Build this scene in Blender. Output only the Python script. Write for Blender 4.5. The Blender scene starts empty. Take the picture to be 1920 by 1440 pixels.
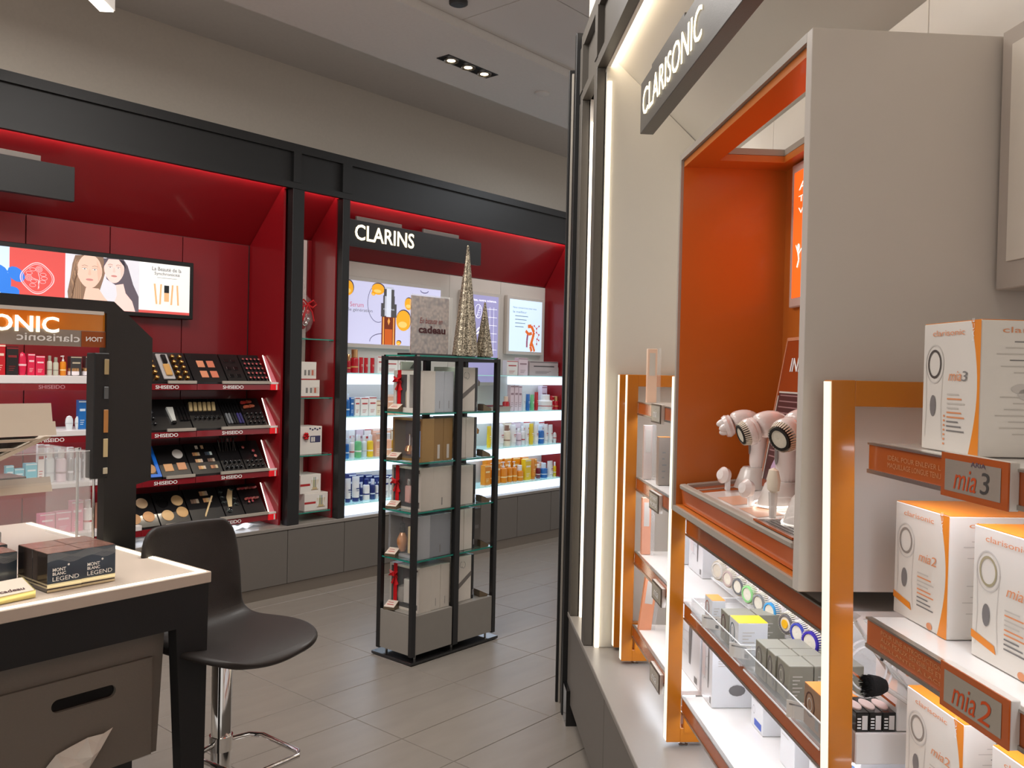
import bpy, bmesh, math, random
from math import sin, cos, pi, radians, atan2, sqrt
from mathutils import Matrix, Vector

random.seed(7)
S = bpy.context.scene
COL = S.collection

# ------------------------------------------------------------------ camera
cam_d = bpy.data.cameras.new('camera'); cam = bpy.data.objects.new('camera', cam_d); COL.objects.link(cam)
cam_d.sensor_width = 36.0; cam_d.lens = 36.0 * 1630.0 / 1920.0
cam_d.clip_start = 0.02; cam_d.clip_end = 60
YAW, PITCH, ROLL = radians(40.6), -24 / 1630.0, math.atan(0.022)
Fv = Vector((cos(YAW) * cos(PITCH), sin(YAW) * cos(PITCH), sin(PITCH)))
R0 = Vector((sin(YAW), -cos(YAW), 0)); U0 = R0.cross(Fv)
Rv = R0 * cos(ROLL) + U0 * sin(ROLL); Uv = -R0 * sin(ROLL) + U0 * cos(ROLL)
mw = Matrix((Rv, Uv, -Fv)).transposed().to_4x4(); mw.translation = Vector((0, 0, 1.5))
cam.matrix_world = mw
S.camera = cam

# ------------------------------------------------------------------ world, exposure
w = bpy.data.worlds.new('world'); S.world = w; w.use_nodes = True
w.node_tree.nodes['Background'].inputs[0].default_value = (1.0, 0.955, 0.92, 1)
w.node_tree.nodes['Background'].inputs[1].default_value = 0.7
S.view_settings.view_transform = 'Standard'; S.view_settings.look = 'None'
S.view_settings.gamma = 1.0; S.view_settings.use_curve_mapping = False
S.view_settings.exposure = 0.0

def area(name, loc, size, power, color=(1, .965, .925), rot=(0, 0, 0), sy=None, spread=None):
    d = bpy.data.lights.new(name, 'AREA'); d.energy = power; d.color = color
    d.shape = 'RECTANGLE'; d.size = size; d.size_y = sy or size
    if spread: d.spread = spread
    o = bpy.data.objects.new(name, d); o.location = loc; o.rotation_euler = rot; COL.objects.link(o)
    return o
# added fill lights at ceiling height, unseen, brightening the shop without fittings
area('ceiling_fill_light', (0.2, 2.4, 3.38), 1.2, 24)
area('ceiling_fill_light', (2.3, 2.7, 3.38), 1.0, 52)
area('ceiling_fill_light', (0.7, 3.5, 3.38), 1.0, 50)
area('ceiling_fill_light', (-0.6, -1.0, 3.38), 1.2, 14)
area('ceiling_fill_light', (3.9, 1.9, 3.38), 0.8, 12, (1, .96, .92))
area('ceiling_fill_light', (6.2, 3.6, 3.38), 0.8, 22, (.9, .95, 1))

# ------------------------------------------------------------------ materials
def lin(c):
    c = c / 255.0
    return c / 12.92 if c <= .04045 else ((c + .055) / 1.055) ** 2.4
MATS = {}
def mat(name, rgb, rough=.5, metal=0., var=.05, scale=25., bump=0., es=0., ecol=None, trans=0., alpha=1., coat=0., ior=1.45, spec=.5, stretch=None):
    if name in MATS: return MATS[name]
    m = bpy.data.materials.new(name); m.use_nodes = True
    nt = m.node_tree; p = nt.nodes['Principled BSDF']
    c = tuple(lin(x) for x in rgb)
    p.inputs['Roughness'].default_value = rough; p.inputs['Metallic'].default_value = metal
    p.inputs['IOR'].default_value = ior; p.inputs['Specular IOR Level'].default_value = spec
    p.inputs['Transmission Weight'].default_value = trans; p.inputs['Alpha'].default_value = alpha
    p.inputs['Coat Weight'].default_value = coat; p.inputs['Coat Roughness'].default_value = .08
    tc = nt.nodes.new('ShaderNodeTexCoord'); nz = nt.nodes.new('ShaderNodeTexNoise')
    mp = nt.nodes.new('ShaderNodeMapping')
    if stretch: mp.inputs['Scale'].default_value = stretch
    nt.links.new(tc.outputs['Object'], mp.inputs['Vector']); nt.links.new(mp.outputs['Vector'], nz.inputs['Vector'])
    nz.inputs['Scale'].default_value = scale; nz.inputs['Detail'].default_value = 4
    mx = nt.nodes.new('ShaderNodeMix'); mx.data_type = 'RGBA'
    mx.inputs['A'].default_value = tuple(x * (1 - var) for x in c) + (1,)
    mx.inputs['B'].default_value = tuple(min(1, x * (1 + var)) for x in c) + (1,)
    nt.links.new(nz.outputs['Fac'], mx.inputs['Factor']); nt.links.new(mx.outputs['Result'], p.inputs['Base Color'])
    if bump:
        b = nt.nodes.new('ShaderNodeBump'); b.inputs['Strength'].default_value = bump; b.inputs['Distance'].default_value = .004
        nt.links.new(nz.outputs['Fac'], b.inputs['Height']); nt.links.new(b.outputs['Normal'], p.inputs['Normal'])
    if es:
        e = tuple(lin(x) for x in (ecol or rgb)); p.inputs['Emission Color'].default_value = e + (1,)
        p.inputs['Emission Strength'].default_value = es
    MATS[name] = m
    return m

BLACK = mat('black_powder_coat', (25, 24, 24), .45, bump=.15, scale=400)
CHAR = mat('charcoal_laminate', (52, 50, 48), .5, bump=.1, scale=300)
CHARR = mat('warm_charcoal_metal', (84, 79, 73), .42, bump=.1, scale=300)
RED = mat('satin_red_laminate', (134, 16, 24), .33, coat=.25, scale=6)
REDD = mat('deep_red_laminate', (122, 15, 23), .32, coat=.25, scale=6)
WALLG = mat('grey_plaster', (205, 195, 182), .9, scale=60, bump=.1)
CEIL = mat('ceiling_paint', (214, 207, 201), .9, scale=50, bump=.08)
CEILT = mat('ceiling_panel', (212, 205, 200), .9, scale=180, bump=.1)
GROUT = mat('grout', (150, 143, 135), .9, scale=200)
CABG = mat('taupe_grey_laminate', (101, 95, 89), .45, scale=20, var=.03)
LEDGE = mat('pale_stone_top', (134, 127, 120), .35, scale=12, var=.04)
KICK = mat('brushed_kickplate', (130, 120, 110), .35, metal=.6, stretch=(1, 40, 40))
WHITE = mat('white_laminate', (232, 226, 219), .42, scale=10, var=.02)
WHITEG = mat('white_gloss', (232, 227, 222), .18, coat=.5, scale=10, var=.02)
CREAMW = mat('warm_white_panel', (204, 196, 187), .4, scale=10, var=.02)
GREIGE = mat('greige_edge', (168, 159, 148), .4, scale=10, var=.02)
ORANGE = mat('orange_laminate', (200, 112, 40), .35, scale=5, var=.03, coat=.15)
AMBERP = mat('ochre_painted_steel', (194, 114, 18), .3, scale=5, var=.04, coat=.3)
OCHB = mat('burnt_orange_strip', (176, 84, 30), .25, scale=30, var=.05, coat=.4)
LEDW = mat('led_diffuser_warm', (255, 244, 222), .5, es=2.4, var=.0)
LEDC = mat('led_diffuser_cool', (226, 238, 255), .5, es=1.45, ecol=(214, 232, 255), var=.0)
LEDHOT = mat('led_tape', (255, 240, 215), .5, es=15.0, var=.0)
LEDRED = mat('led_tape_red_bay', (255, 235, 225), .5, es=17., var=.0)
LEDCT = mat('led_counter_edge', (255, 246, 214), .5, es=3.2, var=.0)
LEDFR = mat('frame_light_strip', (240, 242, 222), .5, es=.75, ecol=(250, 246, 222), var=.0)
LEDSH = mat('led_under_shelf', (235, 243, 255), .5, es=11.0, var=.0)
GLASS = mat('shelf_glass', (200, 232, 224), .03, trans=1., ior=1.3, var=0)
GLASSE = mat('glass_edge', (40, 150, 130), .1, trans=.3, var=.1)
ACRY = mat('clear_acrylic', (235, 238, 240), .06, alpha=.16, var=0)
ACRE = mat('acrylic_bright_edge', (245, 245, 245), .2, es=.05, alpha=.75, var=0)
CHROME = mat('chrome', (225, 222, 218), .08, metal=1., var=.02)
STEEL = mat('satin_steel', (190, 186, 180), .3, metal=1., var=.04, stretch=(1, 30, 1))
GOLD = mat('gold_metal', (212, 170, 96), .2, metal=1., var=.06)
BRONZE = mat('bronze_cap', (150, 104, 52), .22, metal=.9, var=.1)
GLBLK = mat('gloss_black_plastic', (20, 19, 20), .15, coat=.5)
SHELFW = mat('white_shelf', (222, 216, 214), .35, var=.02)
INK = mat('black_ink', (32, 28, 28), .5); GREYINK = mat('grey_ink', (128, 124, 122), .6)
REDINK = mat('red_ink', (176, 36, 40), .5); WHINK = mat('white_ink', (240, 238, 236), .5)
ORINK = mat('orange_ink', (226, 150, 104), .5); PALEINK = mat('pale_ink', (200, 193, 185), .6)
LIT = mat('lit_letter', (255, 240, 205), .5, es=1.7, ecol=(255, 240, 205), var=0)
MATRED = mat('red_satin_ribbon', (200, 22, 30), .35, var=.15, scale=60)
TAUPER = mat('grey_satin_ribbon', (120, 112, 106), .4)

# ------------------------------------------------------------------ mesh helpers
class MB:
    def __init__(s): s.v = []; s.f = []; s.m = []; s.mats = []; s.smooth = []
    def mi(s, m):
        if m not in s.mats: s.mats.append(m)
        return s.mats.index(m)
    def add(s, vs, fs, m, sm=False):
        o = len(s.v); s.v += [tuple(v) for v in vs]; k = s.mi(m)
        for f in fs: s.f.append(tuple(i + o for i in f)); s.m.append(k); s.smooth.append(sm)
        return s
    def box(s, x0, x1, y0, y1, z0, z1, m):
        vs = [(x0, y0, z0), (x1, y0, z0), (x1, y1, z0), (x0, y1, z0), (x0, y0, z1), (x1, y0, z1), (x1, y1, z1), (x0, y1, z1)]
        return s.add(vs, [(0, 3, 2, 1), (4, 5, 6, 7), (0, 1, 5, 4), (1, 2, 6, 5), (2, 3, 7, 6), (3, 0, 4, 7)], m)
    def rbox(s, x0, x1, y0, y1, z0, z1, m, b=.003):
        b = min(b, (x1 - x0) * .45, (y1 - y0) * .45, (z1 - z0) * .45)
        vs = []
        for (xa, xb, ya, yb, z) in ((x0 + b, x1 - b, y0 + b, y1 - b, z0), (x0, x1, y0, y1, z0 + b), (x0, x1, y0, y1, z1 - b), (x0 + b, x1 - b, y0 + b, y1 - b, z1)):
            vs += [(xa + (b if z in (z0 + b, z1 - b) else 0), ya, z), (xb - (b if z in (z0 + b, z1 - b) else 0), ya, z),
                   (xb, ya + (b if z in (z0 + b, z1 - b) else 0), z), (xb, yb - (b if z in (z0 + b, z1 - b) else 0), z),
                   (xb - (b if z in (z0 + b, z1 - b) else 0), yb, z), (xa + (b if z in (z0 + b, z1 - b) else 0), yb, z),
                   (xa, yb - (b if z in (z0 + b, z1 - b) else 0), z), (xa, ya + (b if z in (z0 + b, z1 - b) else 0), z)]
        fs = [tuple(range(7, -1, -1)), tuple(range(24, 32))]
        for l in range(3):
            for i in range(8):
                j = (i + 1) % 8; fs.append((l * 8 + i, l * 8 + j, l * 8 + 8 + j, l * 8 + 8 + i))
        return s.add(vs, fs, m)
    def prism(s, pts, ax, a, b, m):
        def P(p, t): return {'x': (t, p[0], p[1]), 'y': (p[0], t, p[1]), 'z': (p[0], p[1], t)}[ax]
        n = len(pts); vs = [P(p, a) for p in pts] + [P(p, b) for p in pts]
        fs = [tuple(range(n)), tuple(range(2 * n - 1, n - 1, -1))] + [(i, (i + 1) % n, n + (i + 1) % n, n + i) for i in range(n)]
        return s.add(vs, fs, m)
    def lathe(s, prof, m, seg=14, c=(0, 0, 0), ax='z', sx=1., sy=1., sm=True, caps=True):
        vs = []; n = len(prof)
        for r, z in prof:
            for k in range(seg):
                a = 2 * pi * k / seg; x, y = r * cos(a) * sx, r * sin(a) * sy
                vs.append({'z': (c[0] + x, c[1] + y, c[2] + z), 'y': (c[0] + x, c[1] + z, c[2] + y), 'x': (c[0] + z, c[1] + x, c[2] + y)}[ax])
        fs = [(i * seg + k, i * seg + (k + 1) % seg, (i + 1) * seg + (k + 1) % seg, (i + 1) * seg + k) for i in range(n - 1) for k in range(seg)]
        if caps and prof[0][0] > 1e-6: fs.append(tuple(range(seg)))
        if caps and prof[-1][0] > 1e-6: fs.append(tuple((n - 1) * seg + k for k in range(seg)))
        return s.add(vs, fs, m, sm)
    def tube(s, path, r, m, seg=8, closed=False):
        P = [Vector(p) for p in path]; n = len(P); vs = []; up = Vector((0, 0, 1)); prev = None
        for i, p in enumerate(P):
            a = P[(i - 1) % n] if (closed or i > 0) else p; b = P[(i + 1) % n] if (closed or i < n - 1) else p
            t = (b - a).normalized()
            if prev is None:
                q = t.orthogonal().normalized()
            else: q = (prev - t * prev.dot(t)).normalized()
            prev = q; r2 = t.cross(q); rr = r[i] if isinstance(r, (list, tuple)) else r
            for k in range(seg):
                an = 2 * pi * k / seg; vs.append(p + (q * cos(an) + r2 * sin(an)) * rr)
        m_ = n if closed else n - 1
        fs = [(i * seg + k, i * seg + (k + 1) % seg, ((i + 1) % n) * seg + (k + 1) % seg, ((i + 1) % n) * seg + k) for i in range(m_) for k in range(seg)]
        if not closed: fs += [tuple(range(seg)), tuple((n - 1) * seg + k for k in range(seg))]
        return s.add(vs, fs, m, True)
    def poly(s, pts, m, y=0.0):      # flat polygon facing -y, pts in (x, z)
        return s.add([(p[0], y, p[1]) for p in pts], [tuple(range(len(pts)))], m)
    def rect(s, x0, x1, z0, z1, m, y=0.): return s.poly([(x0, z0), (x1, z0), (x1, z1), (x0, z1)], m, y)
    def ell(s, cx, cz, rx, rz, m, y=0., n=20, rot=0.):
        return s.poly([(cx + rx * cos(t) * cos(rot) - rz * sin(t) * sin(rot), cz + rx * cos(t) * sin(rot) + rz * sin(t) * cos(rot)) for t in [2 * pi * k / n for k in range(n)]], m, y)
    def ring(s, cx, cz, rx, rz, t, m, y=0., n=24, a0=0., a1=2 * pi):
        vs = []
        for k in range(n + 1):
            a = a0 + (a1 - a0) * k / n
            vs += [(cx + rx * cos(a), y, cz + rz * sin(a)), (cx + (rx - t) * cos(a), y, cz + (rz - t) * sin(a))]
        return s.add(vs, [(2 * k, 2 * k + 2, 2 * k + 3, 2 * k + 1) for k in range(n)], m)
    def line(s, pts, t, m, y=0.):
        for a, b in zip(pts[:-1], pts[1:]):
            d = Vector((b[0] - a[0], b[1] - a[1])); L = d.length or 1; n = Vector((-d.y, d.x)) / L * t / 2
            s.poly([(a[0] - n.x, a[1] - n.y), (b[0] - n.x, b[1] - n.y), (b[0] + n.x, b[1] + n.y), (a[0] + n.x, a[1] + n.y)], m, y)
        return s
    def mesh(s, name):
        me = bpy.data.meshes.new(name); me.from_pydata(s.v, [], s.f)
        for m in s.mats: me.materials.append(m)
        me.polygons.foreach_set('material_index', s.m); me.polygons.foreach_set('use_smooth', s.smooth)
        me.update()
        bm = bmesh.new(); bm.from_mesh(me); bmesh.ops.recalc_face_normals(bm, faces=bm.faces); bm.to_mesh(me); bm.free()
        if any(s.smooth): me.set_sharp_from_angle(angle=radians(38))
        return me
    def build(s, name, parent=None, loc=None, rot=None):
        return link(name, s.mesh(name), parent, loc, rot)
def link(name, me, parent=None, loc=None, rot=None):
    o = bpy.data.objects.new(name, me); COL.objects.link(o)
    if parent: o.parent = parent
    if loc: o.location = loc
    if rot: o.rotation_euler = rot
    return o
CACHE = {}
def cached(key, fn):
    if key not in CACHE: CACHE[key] = fn()
    return CACHE[key]

class Frame:
    def __init__(s, x, y, deg): s.o = Vector((x, y)); s.a = radians(deg)
    def pt(s, x, y, z=0): return Vector((s.o.x + x * cos(s.a) - y * sin(s.a), s.o.y + x * sin(s.a) + y * cos(s.a), z))
LW = Frame(0, 0, 0)                  # left wall: x along it, y into it
RW = Frame(0, 0, 224.1)              # right wall: x = -u, y = n (into it)
CT = Frame(1.351, 2.291, 2.7)        # till counter: origin at its front right corner
def thing(name, label, cat, fr, loc, rot=0., group=None):
    o = bpy.data.objects.new(name, None); COL.objects.link(o); o.empty_display_size = .05
    o.location = fr.pt(*loc); o.rotation_euler = (0, 0, fr.a + rot)
    o['label'] = label; o['category'] = cat
    if group: o['group'] = group
    return o
def tagm(o, label, cat, fr, loc, rot=0., group=None, tilt=0.):
    o.location = fr.pt(*loc); o.rotation_euler = (tilt, 0, fr.a + rot); o['label'] = label; o['category'] = cat
    if group: o['group'] = group
    return o
def struct(name, mb, fr=LW, loc=(0, 0, 0)):
    o = mb.build(name); o.location = fr.pt(*loc); o.rotation_euler = (0, 0, fr.a); o['kind'] = 'structure'
    return o

# text, fitted to a given width and height, lying in the xz plane and facing -y
def text_mesh(s, wd, ht, m, bold=0., depth=0., shear=0., mirror=False):
    def mk():
        cu = bpy.data.curves.new('t', 'FONT'); cu.body = s; cu.size = 1; cu.offset = bold; cu.resolution_u = 3; cu.shear = shear
        cu.align_x = 'LEFT'
        o = bpy.data.objects.new('t', cu); COL.objects.link(o)
        dg = bpy.context.evaluated_depsgraph_get(); dg.update()
        me = bpy.data.meshes.new_from_object(o.evaluated_get(dg)); bpy.data.objects.remove(o); bpy.data.curves.remove(cu)
        xs = [v.co.x for v in me.vertices]; ys = [v.co.y for v in me.vertices]
        x0, x1, y0, y1 = min(xs), max(xs), min(ys), max(ys)
        for v in me.vertices:
            x = (v.co.x - x0) / (x1 - x0) * wd; 
            if mirror: x = wd - x
            v.co = (x, 0, (v.co.y - y0) / (y1 - y0) * ht)
        if depth:
            bm = bmesh.new(); bm.from_mesh(me)
            bmesh.ops.remove_doubles(bm, verts=bm.verts, dist=1e-6)
            r = bmesh.ops.extrude_face_region(bm, geom=bm.faces[:])
            for v in [g for g in r['geom'] if isinstance(g, bmesh.types.BMVert)]: v.co.y -= depth
            bmesh.ops.recalc_face_normals(bm, faces=bm.faces); bm.to_mesh(me); bm.free()
        me.materials.clear(); me.materials.append(m); me.name = 'lettering'
        return me
    return cached(('T', s, wd, ht, m.name, bold, depth, shear, mirror), mk)
def text(s, x, z, wd, ht, m, parent, y=0., bold=0., depth=0., shear=0., mirror=False, name='lettering', rot=None):
    return link(name, text_mesh(s, wd, ht, m, bold, depth, shear, mirror), parent, (x, y, z), rot)
SIDE_R = (0, 0, pi / 2)     # text on the +x face, read from the +x side
ORD = ['leftmost', 'second', 'third', 'fourth', 'fifth', 'sixth', 'seventh', 'eighth', 'ninth', 'tenth', 'eleventh', 'twelfth', 'thirteenth',
       'fourteenth', 'fifteenth', 'sixteenth', 'seventeenth', 'eighteenth', 'nineteenth', 'twentieth', 'twenty-first', 'twenty-second', 'twenty-third', 'twenty-fourth', 'twenty-fifth', 'twenty-sixth']

# ================================================================== ROOM
fl = MB().box(-4, 9.5, -4, 5.4, -.06, -.004, GROUT)
floor = struct('floor', fl)
TILE = mat('floor_tile', (128, 120, 112), .34, var=.16, scale=3.2, bump=.05, stretch=(1, 5, 1), spec=.6)
tile_me = MB().rbox(-.2985, .2985, -.1460, .1460, -.012, 0, TILE, .0015).mesh('floor_tile')
ux, uy = cos(radians(44.1)), sin(radians(44.1))
for i in range(-1, 10):
    for j in range(-4, 17):
        x, y = 2.39 + .6 * (i - 3) + .3, 2.2995 + .295 * (j - 8) + .1475 + .295 * 1
        n_ = x * uy - y * ux
        if y > 4.9 or (n_ > 1.0 and x * ux + y * uy < 3.6): continue
        link('floor_tile', tile_me, floor, (x, y, 0))

struct('wall_left', MB().box(-4, 9.5, 5.258, 5.4, 0, 3.7, WALLG))
struct('wall_right', MB().box(-3.76, 1.2, .985, 1.15, 0, 3.5, WALLG), RW)
wa = struct('wall_right_upper', MB().box(-3.76, 1.2, .53, .985, 2.95, 3.5, WALLG), RW)
cl = MB()
cl.box(-4, 9.5, 3.42, 4.14, 3.40, 3.68, CEIL); cl.box(-4, 9.5, 4.14, 5.4, 3.63, 3.70, CEIL); cl.box(-4, 9.5, -4, 3.42, 3.47, 3.70, CEIL)
ceiling = struct('ceiling', cl)
cp_me = MB().rbox(-.597, .597, -.287, .287, 3.45, 3.469, CEILT, .002).mesh('ceiling_panel')
for i in range(-4, 5):
    for j in range(0, 8):
        x, y = 3.49 + .6 + 1.2 * i, 3.42 - .29 - .58 * j
        link('ceiling_panel', cp_me, ceiling, (x, y, 0))

def downlight(x, y, z, n, label, deg=0, lit=True):
    t = thing('recessed_downlight', label, 'downlight', LW, (x, y, z), radians(deg))
    L = n * .15
    MB().box(-L / 2, L / 2, -.052, -.047, -.004, .06, CHAR).box(-L / 2, L / 2, .047, .052, -.004, .06, CHAR).box(-L / 2, -L / 2 + .004, -.052, .052, -.004, .06, CHAR) \
        .box(L / 2 - .004, L / 2, -.052, .052, -.004, .06, CHAR).build('housing', t)
    MB().box(-L / 2, L / 2, -.05, .05, -.003, .0, GLBLK).build('back_plate', t)
    e = mat('lamp_glow', (255, 226, 178), .5, es=9., var=0)
    for k in range(n):
        cx = -L / 2 + .075 + .15 * k
        r = MB().lathe([(.046, -.012), (.046, -.004), (.036, -.003), (.034, -.01)], STEEL, 20, (cx, 0, 0), caps=False).build('gimbal_ring', t)
        MB().lathe([(.0, -.009), (.018, -.011), (.026, -.008)], e, 16, (cx, 0, 0)).build('lamp', r)
        d = bpy.data.lights.new('downlight_beam', 'SPOT'); d.energy = 22; d.spot_size = radians(85); d.spot_blend = .7; d.color = (1, .86, .68); d.shadow_soft_size = .03
        s = bpy.data.objects.new('downlight_beam', d); COL.objects.link(s); s.location = (x + cx, y, z - .03); s.rotation_euler = (0, 0, 0)
downlight(3.945, 3.80, 3.40, 3, 'recessed ceiling fitting with three round lamps in a row', 0)
t = thing('recessed_downlight', 'small dark round ceiling fitting cut by the top edge of the photo', 'downlight', LW, (3.30, 3.26, 3.45))
MB().lathe([(.05, -.0), (.05, -.015), (.04, -.02), (.0, -.012)], CHAR, 20).build('housing', t)
t = thing('smoke_detector', 'faint white disc on the ceiling right of the three-lamp fitting', 'detector', LW, (4.62, 3.75, 3.40))
MB().lathe([(.05, 0), (.05, -.010), (.04, -.016), (0, -.016)], CEIL, 24).build('cover', t)
# suspended linear lamp at the top left
t = thing('linear_pendant_lamp', 'slim bright white linear lamp hanging at the top left', 'ceiling lamp', Frame(1.80, 4.02, 44.1 + 180), (0, 0, 3.10))
MB().box(0, 1.3, -.035, .035, 0, .05, WHITE).build('housing', t); MB().box(.003, 1.297, -.03, .03, -.006, 0, mat('lamp_diffuser', (255, 244, 226), .5, es=5., var=0)).build('diffuser', t)
for xx in (.3, 1.0): MB().tube([(xx, 0, .05), (xx, 0, .52)], .0015, STEEL, 5).build('suspension_wire', t)

# ================================================================== LEFT WALL
def fascia(name, label, fr, x0, x1, yf, posts, col):
    t = thing(name, label, 'fascia', fr, (0, yf, 0))
    MB().box(x0, x1, 0, .035, 2.66, 2.70, col).build('lower_rail', t)
    MB().box(x0, x1, 0, .035, 2.895, 2.95, col).build('upper_rail', t)
    MB().box(x0, x1, .022, .035, 2.70, 2.895, col).build('recessed_panel', t)
    MB().box(x0, x1, .035, .45, 2.93, 2.95, col).build('top_board', t)
    for a, b in posts: MB().box(a, b, -.004, .03, 2.70, 2.895, col).build('stile', t)
    return t
fascia('wall_fascia', 'long black fascia beam over the red and white wall displays', LW, -.5, 8.3, 4.79, [(3.36, 3.42), (3.76, 3.84), (6.40, 6.47)], BLACK)

t = thing('base_cabinet_run', 'low grey base cabinets with flush doors along the left wall', 'cabinet', LW, (0, 4.78, 0))
MB().box(-.5, 8.3, .022, .44, .02, .43, CHAR).build('carcass', t)
MB().box(-.5, 8.3, .016, .03, 0, .075, KICK).build('kickplate', t)
MB().rbox(-.5, 8.3, 0, .45, .432, .455, LEDGE, .002).build('worktop', t)
door_me = MB().rbox(.002, .463, .004, .022, .08, .428, CABG, .0015).mesh('door')
for i in range(-8, 10): link('door', door_me, t, (3.365 + .465 * i, 0, 0))

def post(x0, x1, label):
    return tagm(MB().rbox(x0, x1, 0, .06, .4555, 2.659, BLACK, .002).build('display_post'), label, 'post', LW, (0, 4.79, 0))
post(3.362, 3.452, 'black upright between the testers bay and the narrow gift bay')
post(3.770, 3.832, 'black upright between the narrow gift bay and the lit skincare bay')
post(6.402, 6.470, 'black upright at the far right end of the lit skincare bay')

def bay(name, label, x0, x1, yb, zb, red, back, seams, led=True, gap=.006):
    """open display bay: soffit slopes from the fascia down to the back panels"""
    t = thing(name, label, 'display bay', LW, (0, 4.79, 0)); yb -= 4.79
    MB().prism([(.045, 2.70), (.045, 2.74), (yb + .01, zb + .04), (yb + .01, zb)], 'x', x0, x1, red).build('soffit', t)
    MB().prism([(.062, .456), (yb, .456), (yb, zb), (.046, 2.70), (.036, 2.659), (.062, 2.659)], 'x', x0 - .004, x0 + .012, red).build('side_panel', t)
    MB().prism([(.062, .456), (yb, .456), (yb, zb), (.046, 2.70), (.036, 2.659), (.062, 2.659)], 'x', x1 - .012, x1 + .004, red).build('side_panel', t)
    MB().box(x0, x1, yb + .006, yb + .012, .456, zb + .02, CHAR).build('backing', t)
    for a, b in zip(seams[:-1], seams[1:]): MB().rbox(a + gap / 2, b - gap / 2, yb - .008, yb + .006, .457, zb - .001, back, .001).build('back_panel', t)
    if led: MB().box(x0 + .02, x1 - .02, .036, .042, 2.668, 2.692, LEDRED).build('led_strip', t)
    return t
b1 = bay('makeup_display_bay', 'deep red display bay with testers on the left wall', .55, 3.346, 5.24, 2.313, RED, REDD, [.56, .983, 1.448, 1.913, 2.382, 2.845, 3.325])
nb = bay('gift_display_bay', 'narrow red bay with glass shelves and boxed gifts', 3.452, 3.772, 5.14, 2.395, RED, WHITE, [3.466, 3.730])
MB().box(3.730, 3.758, .33, .35, .457, 2.394, RED).build('back_edge_strip', nb)
MB().box(3.470, 3.62, .328, .334, .46, 2.30, mat('backlit_white_panel', (250, 246, 238), .5, es=1.1, var=0)).build('lit_panel', nb)
b2 = bay('skincare_display_bay', 'red framed bay with white back and bright lit shelves', 3.832, 6.404, 5.10, 2.285, RED, CREAMW, [3.846, 5.12, 5.76, 6.392], gap=.003)
b3 = bay('far_display_bay', 'dark red bay barely seen beyond the lit skincare shelves', 6.470, 8.2, 5.24, 2.313, RED, REDD, [6.48, 8.18])

# --- hanging signs
def wall_sign(x0, x1, label, word=None, wx=0, ww=0, fr=LW, y=4.86, z0=2.36, z1=2.545, col=BLACK, tabs=(), bar=.04):
    t = thing('hanging_brand_sign', label, 'sign', fr, (x0, y, z0)); L = x1 - x0; H = z1 - z0
    MB().rbox(0, L, 0, bar, 0, H, col, .002).build('sign_board', t)
    for a, b in tabs: MB().rbox(a, b, .012, .03, H, H + .03, CABG, .002).build('bracket', t)
    if word: text(word, wx, .045 * H / .185, ww, H * .60, LIT, t, y=-.003, bold=.012, depth=.002)
    return t
wall_sign(3.885, 5.245, 'black hanging sign with lit white letters CLARINS', 'CLARINS', .045, .565, tabs=[(.07, .50), (.72, 1.11)])
wall_sign(.75, 2.018, 'blank black end of a hanging sign at the left edge of the photo', tabs=[(.2, 1.10)])

# --- long lightbox over the makeup testers
def E(name, rgb, es=.52): return mat('lit_' + name, rgb, .4, es=es, var=.0, spec=.3)
t = thing('lightbox', 'long black framed lightbox with two women and a red emblem', 'lightbox', LW, (0, 5.16, 0))
MB().rbox(.85, 2.882, 0, .07, 1.783, 2.143, BLACK, .003).build('frame', t)
a = MB(); y = -.001
a.rect(.88, 1.805, 1.808, 2.115, E('sky_blue', (196, 222, 246)), y); a.rect(1.805, 2.096, 1.808, 2.115, E('coral', (208, 84, 80)), y)
a.rect(2.096, 2.527, 1.808, 2.115, E('dusk_white', (214, 214, 222)), y); a.rect(2.527, 2.855, 1.808, 2.115, E('paper', (236, 236, 232)), y)
a.rect(2.40, 2.855, 1.808, 1.824, E('coral', (208, 84, 80)), y - .0004)
for k in range(9): a.ell(1.66 + .05 * (k % 3) + .01 * k, 1.84 + .035 * k % .15, .05, .035, E('cobalt', (52, 120, 214)), y - .0003 - .0001 * k, 12, k * .7)
a.build('backlit_print', t)
e = MB(); pk = E('pale_pink', (246, 196, 200)); cx, cz = 1.948, 1.958
def blob(rx, rz, t_, yy):
    vs = []; n = 48
    for k in range(n + 1):
        an = 2 * pi * k / n; q = 1 + .05 * cos(4 * an) 
        for s_ in (1, 1 - t_): vs.append((cx + rx * q * s_ * cos(an), yy, cz + rz * q * s_ * sin(an)))
    e.add(vs, [(2 * k, 2 * k + 2, 2 * k + 3, 2 * k + 1) for k in range(n)], pk)
blob(.086, .084, .06, y - .002); blob(.076, .074, .035, y - .002)
for (dx, dz, r) in ((-.025, .047, .4), (-.043, .026, .1), (.03, .022, -.3), (.036, .002, 0), (.028, -.018, .2), (-.02, -.018, .1), (-.024, -.04, .2)): e.ring(cx + dx, cz + dz, .017, .010, .002, pk, y - .002, 16)
for (dx, dz) in ((.008, .05), (-.045, .0)):
    for q in (.018, .012, .006): e.ring(cx + dx, cz + dz, q, q, .002, pk, y - .002, 12)
e.line([(cx + .004, cz + .03), (cx + .012, cz + .0), (cx + .004, cz - .06)], .003, pk, y - .002); e.line([(cx - .028, cz), (cx + .004, cz - .01), (cx + .009, cz - .055)], .003, pk, y - .002)
e.build('emblem', t)
p = MB()
H1, H2, HL = E('brown_hair', (134, 108, 90)), E('dark_hair', (96, 88, 96)), E('light_hair', (164, 132, 106))
SK1, SK2, SK1d, SK2d = E('fair_skin', (224, 190, 172)), E('pale_skin', (232, 204, 196)), E('skin_shade', (214, 178, 158)), E('skin_shade_two', (222, 192, 182))
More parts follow.
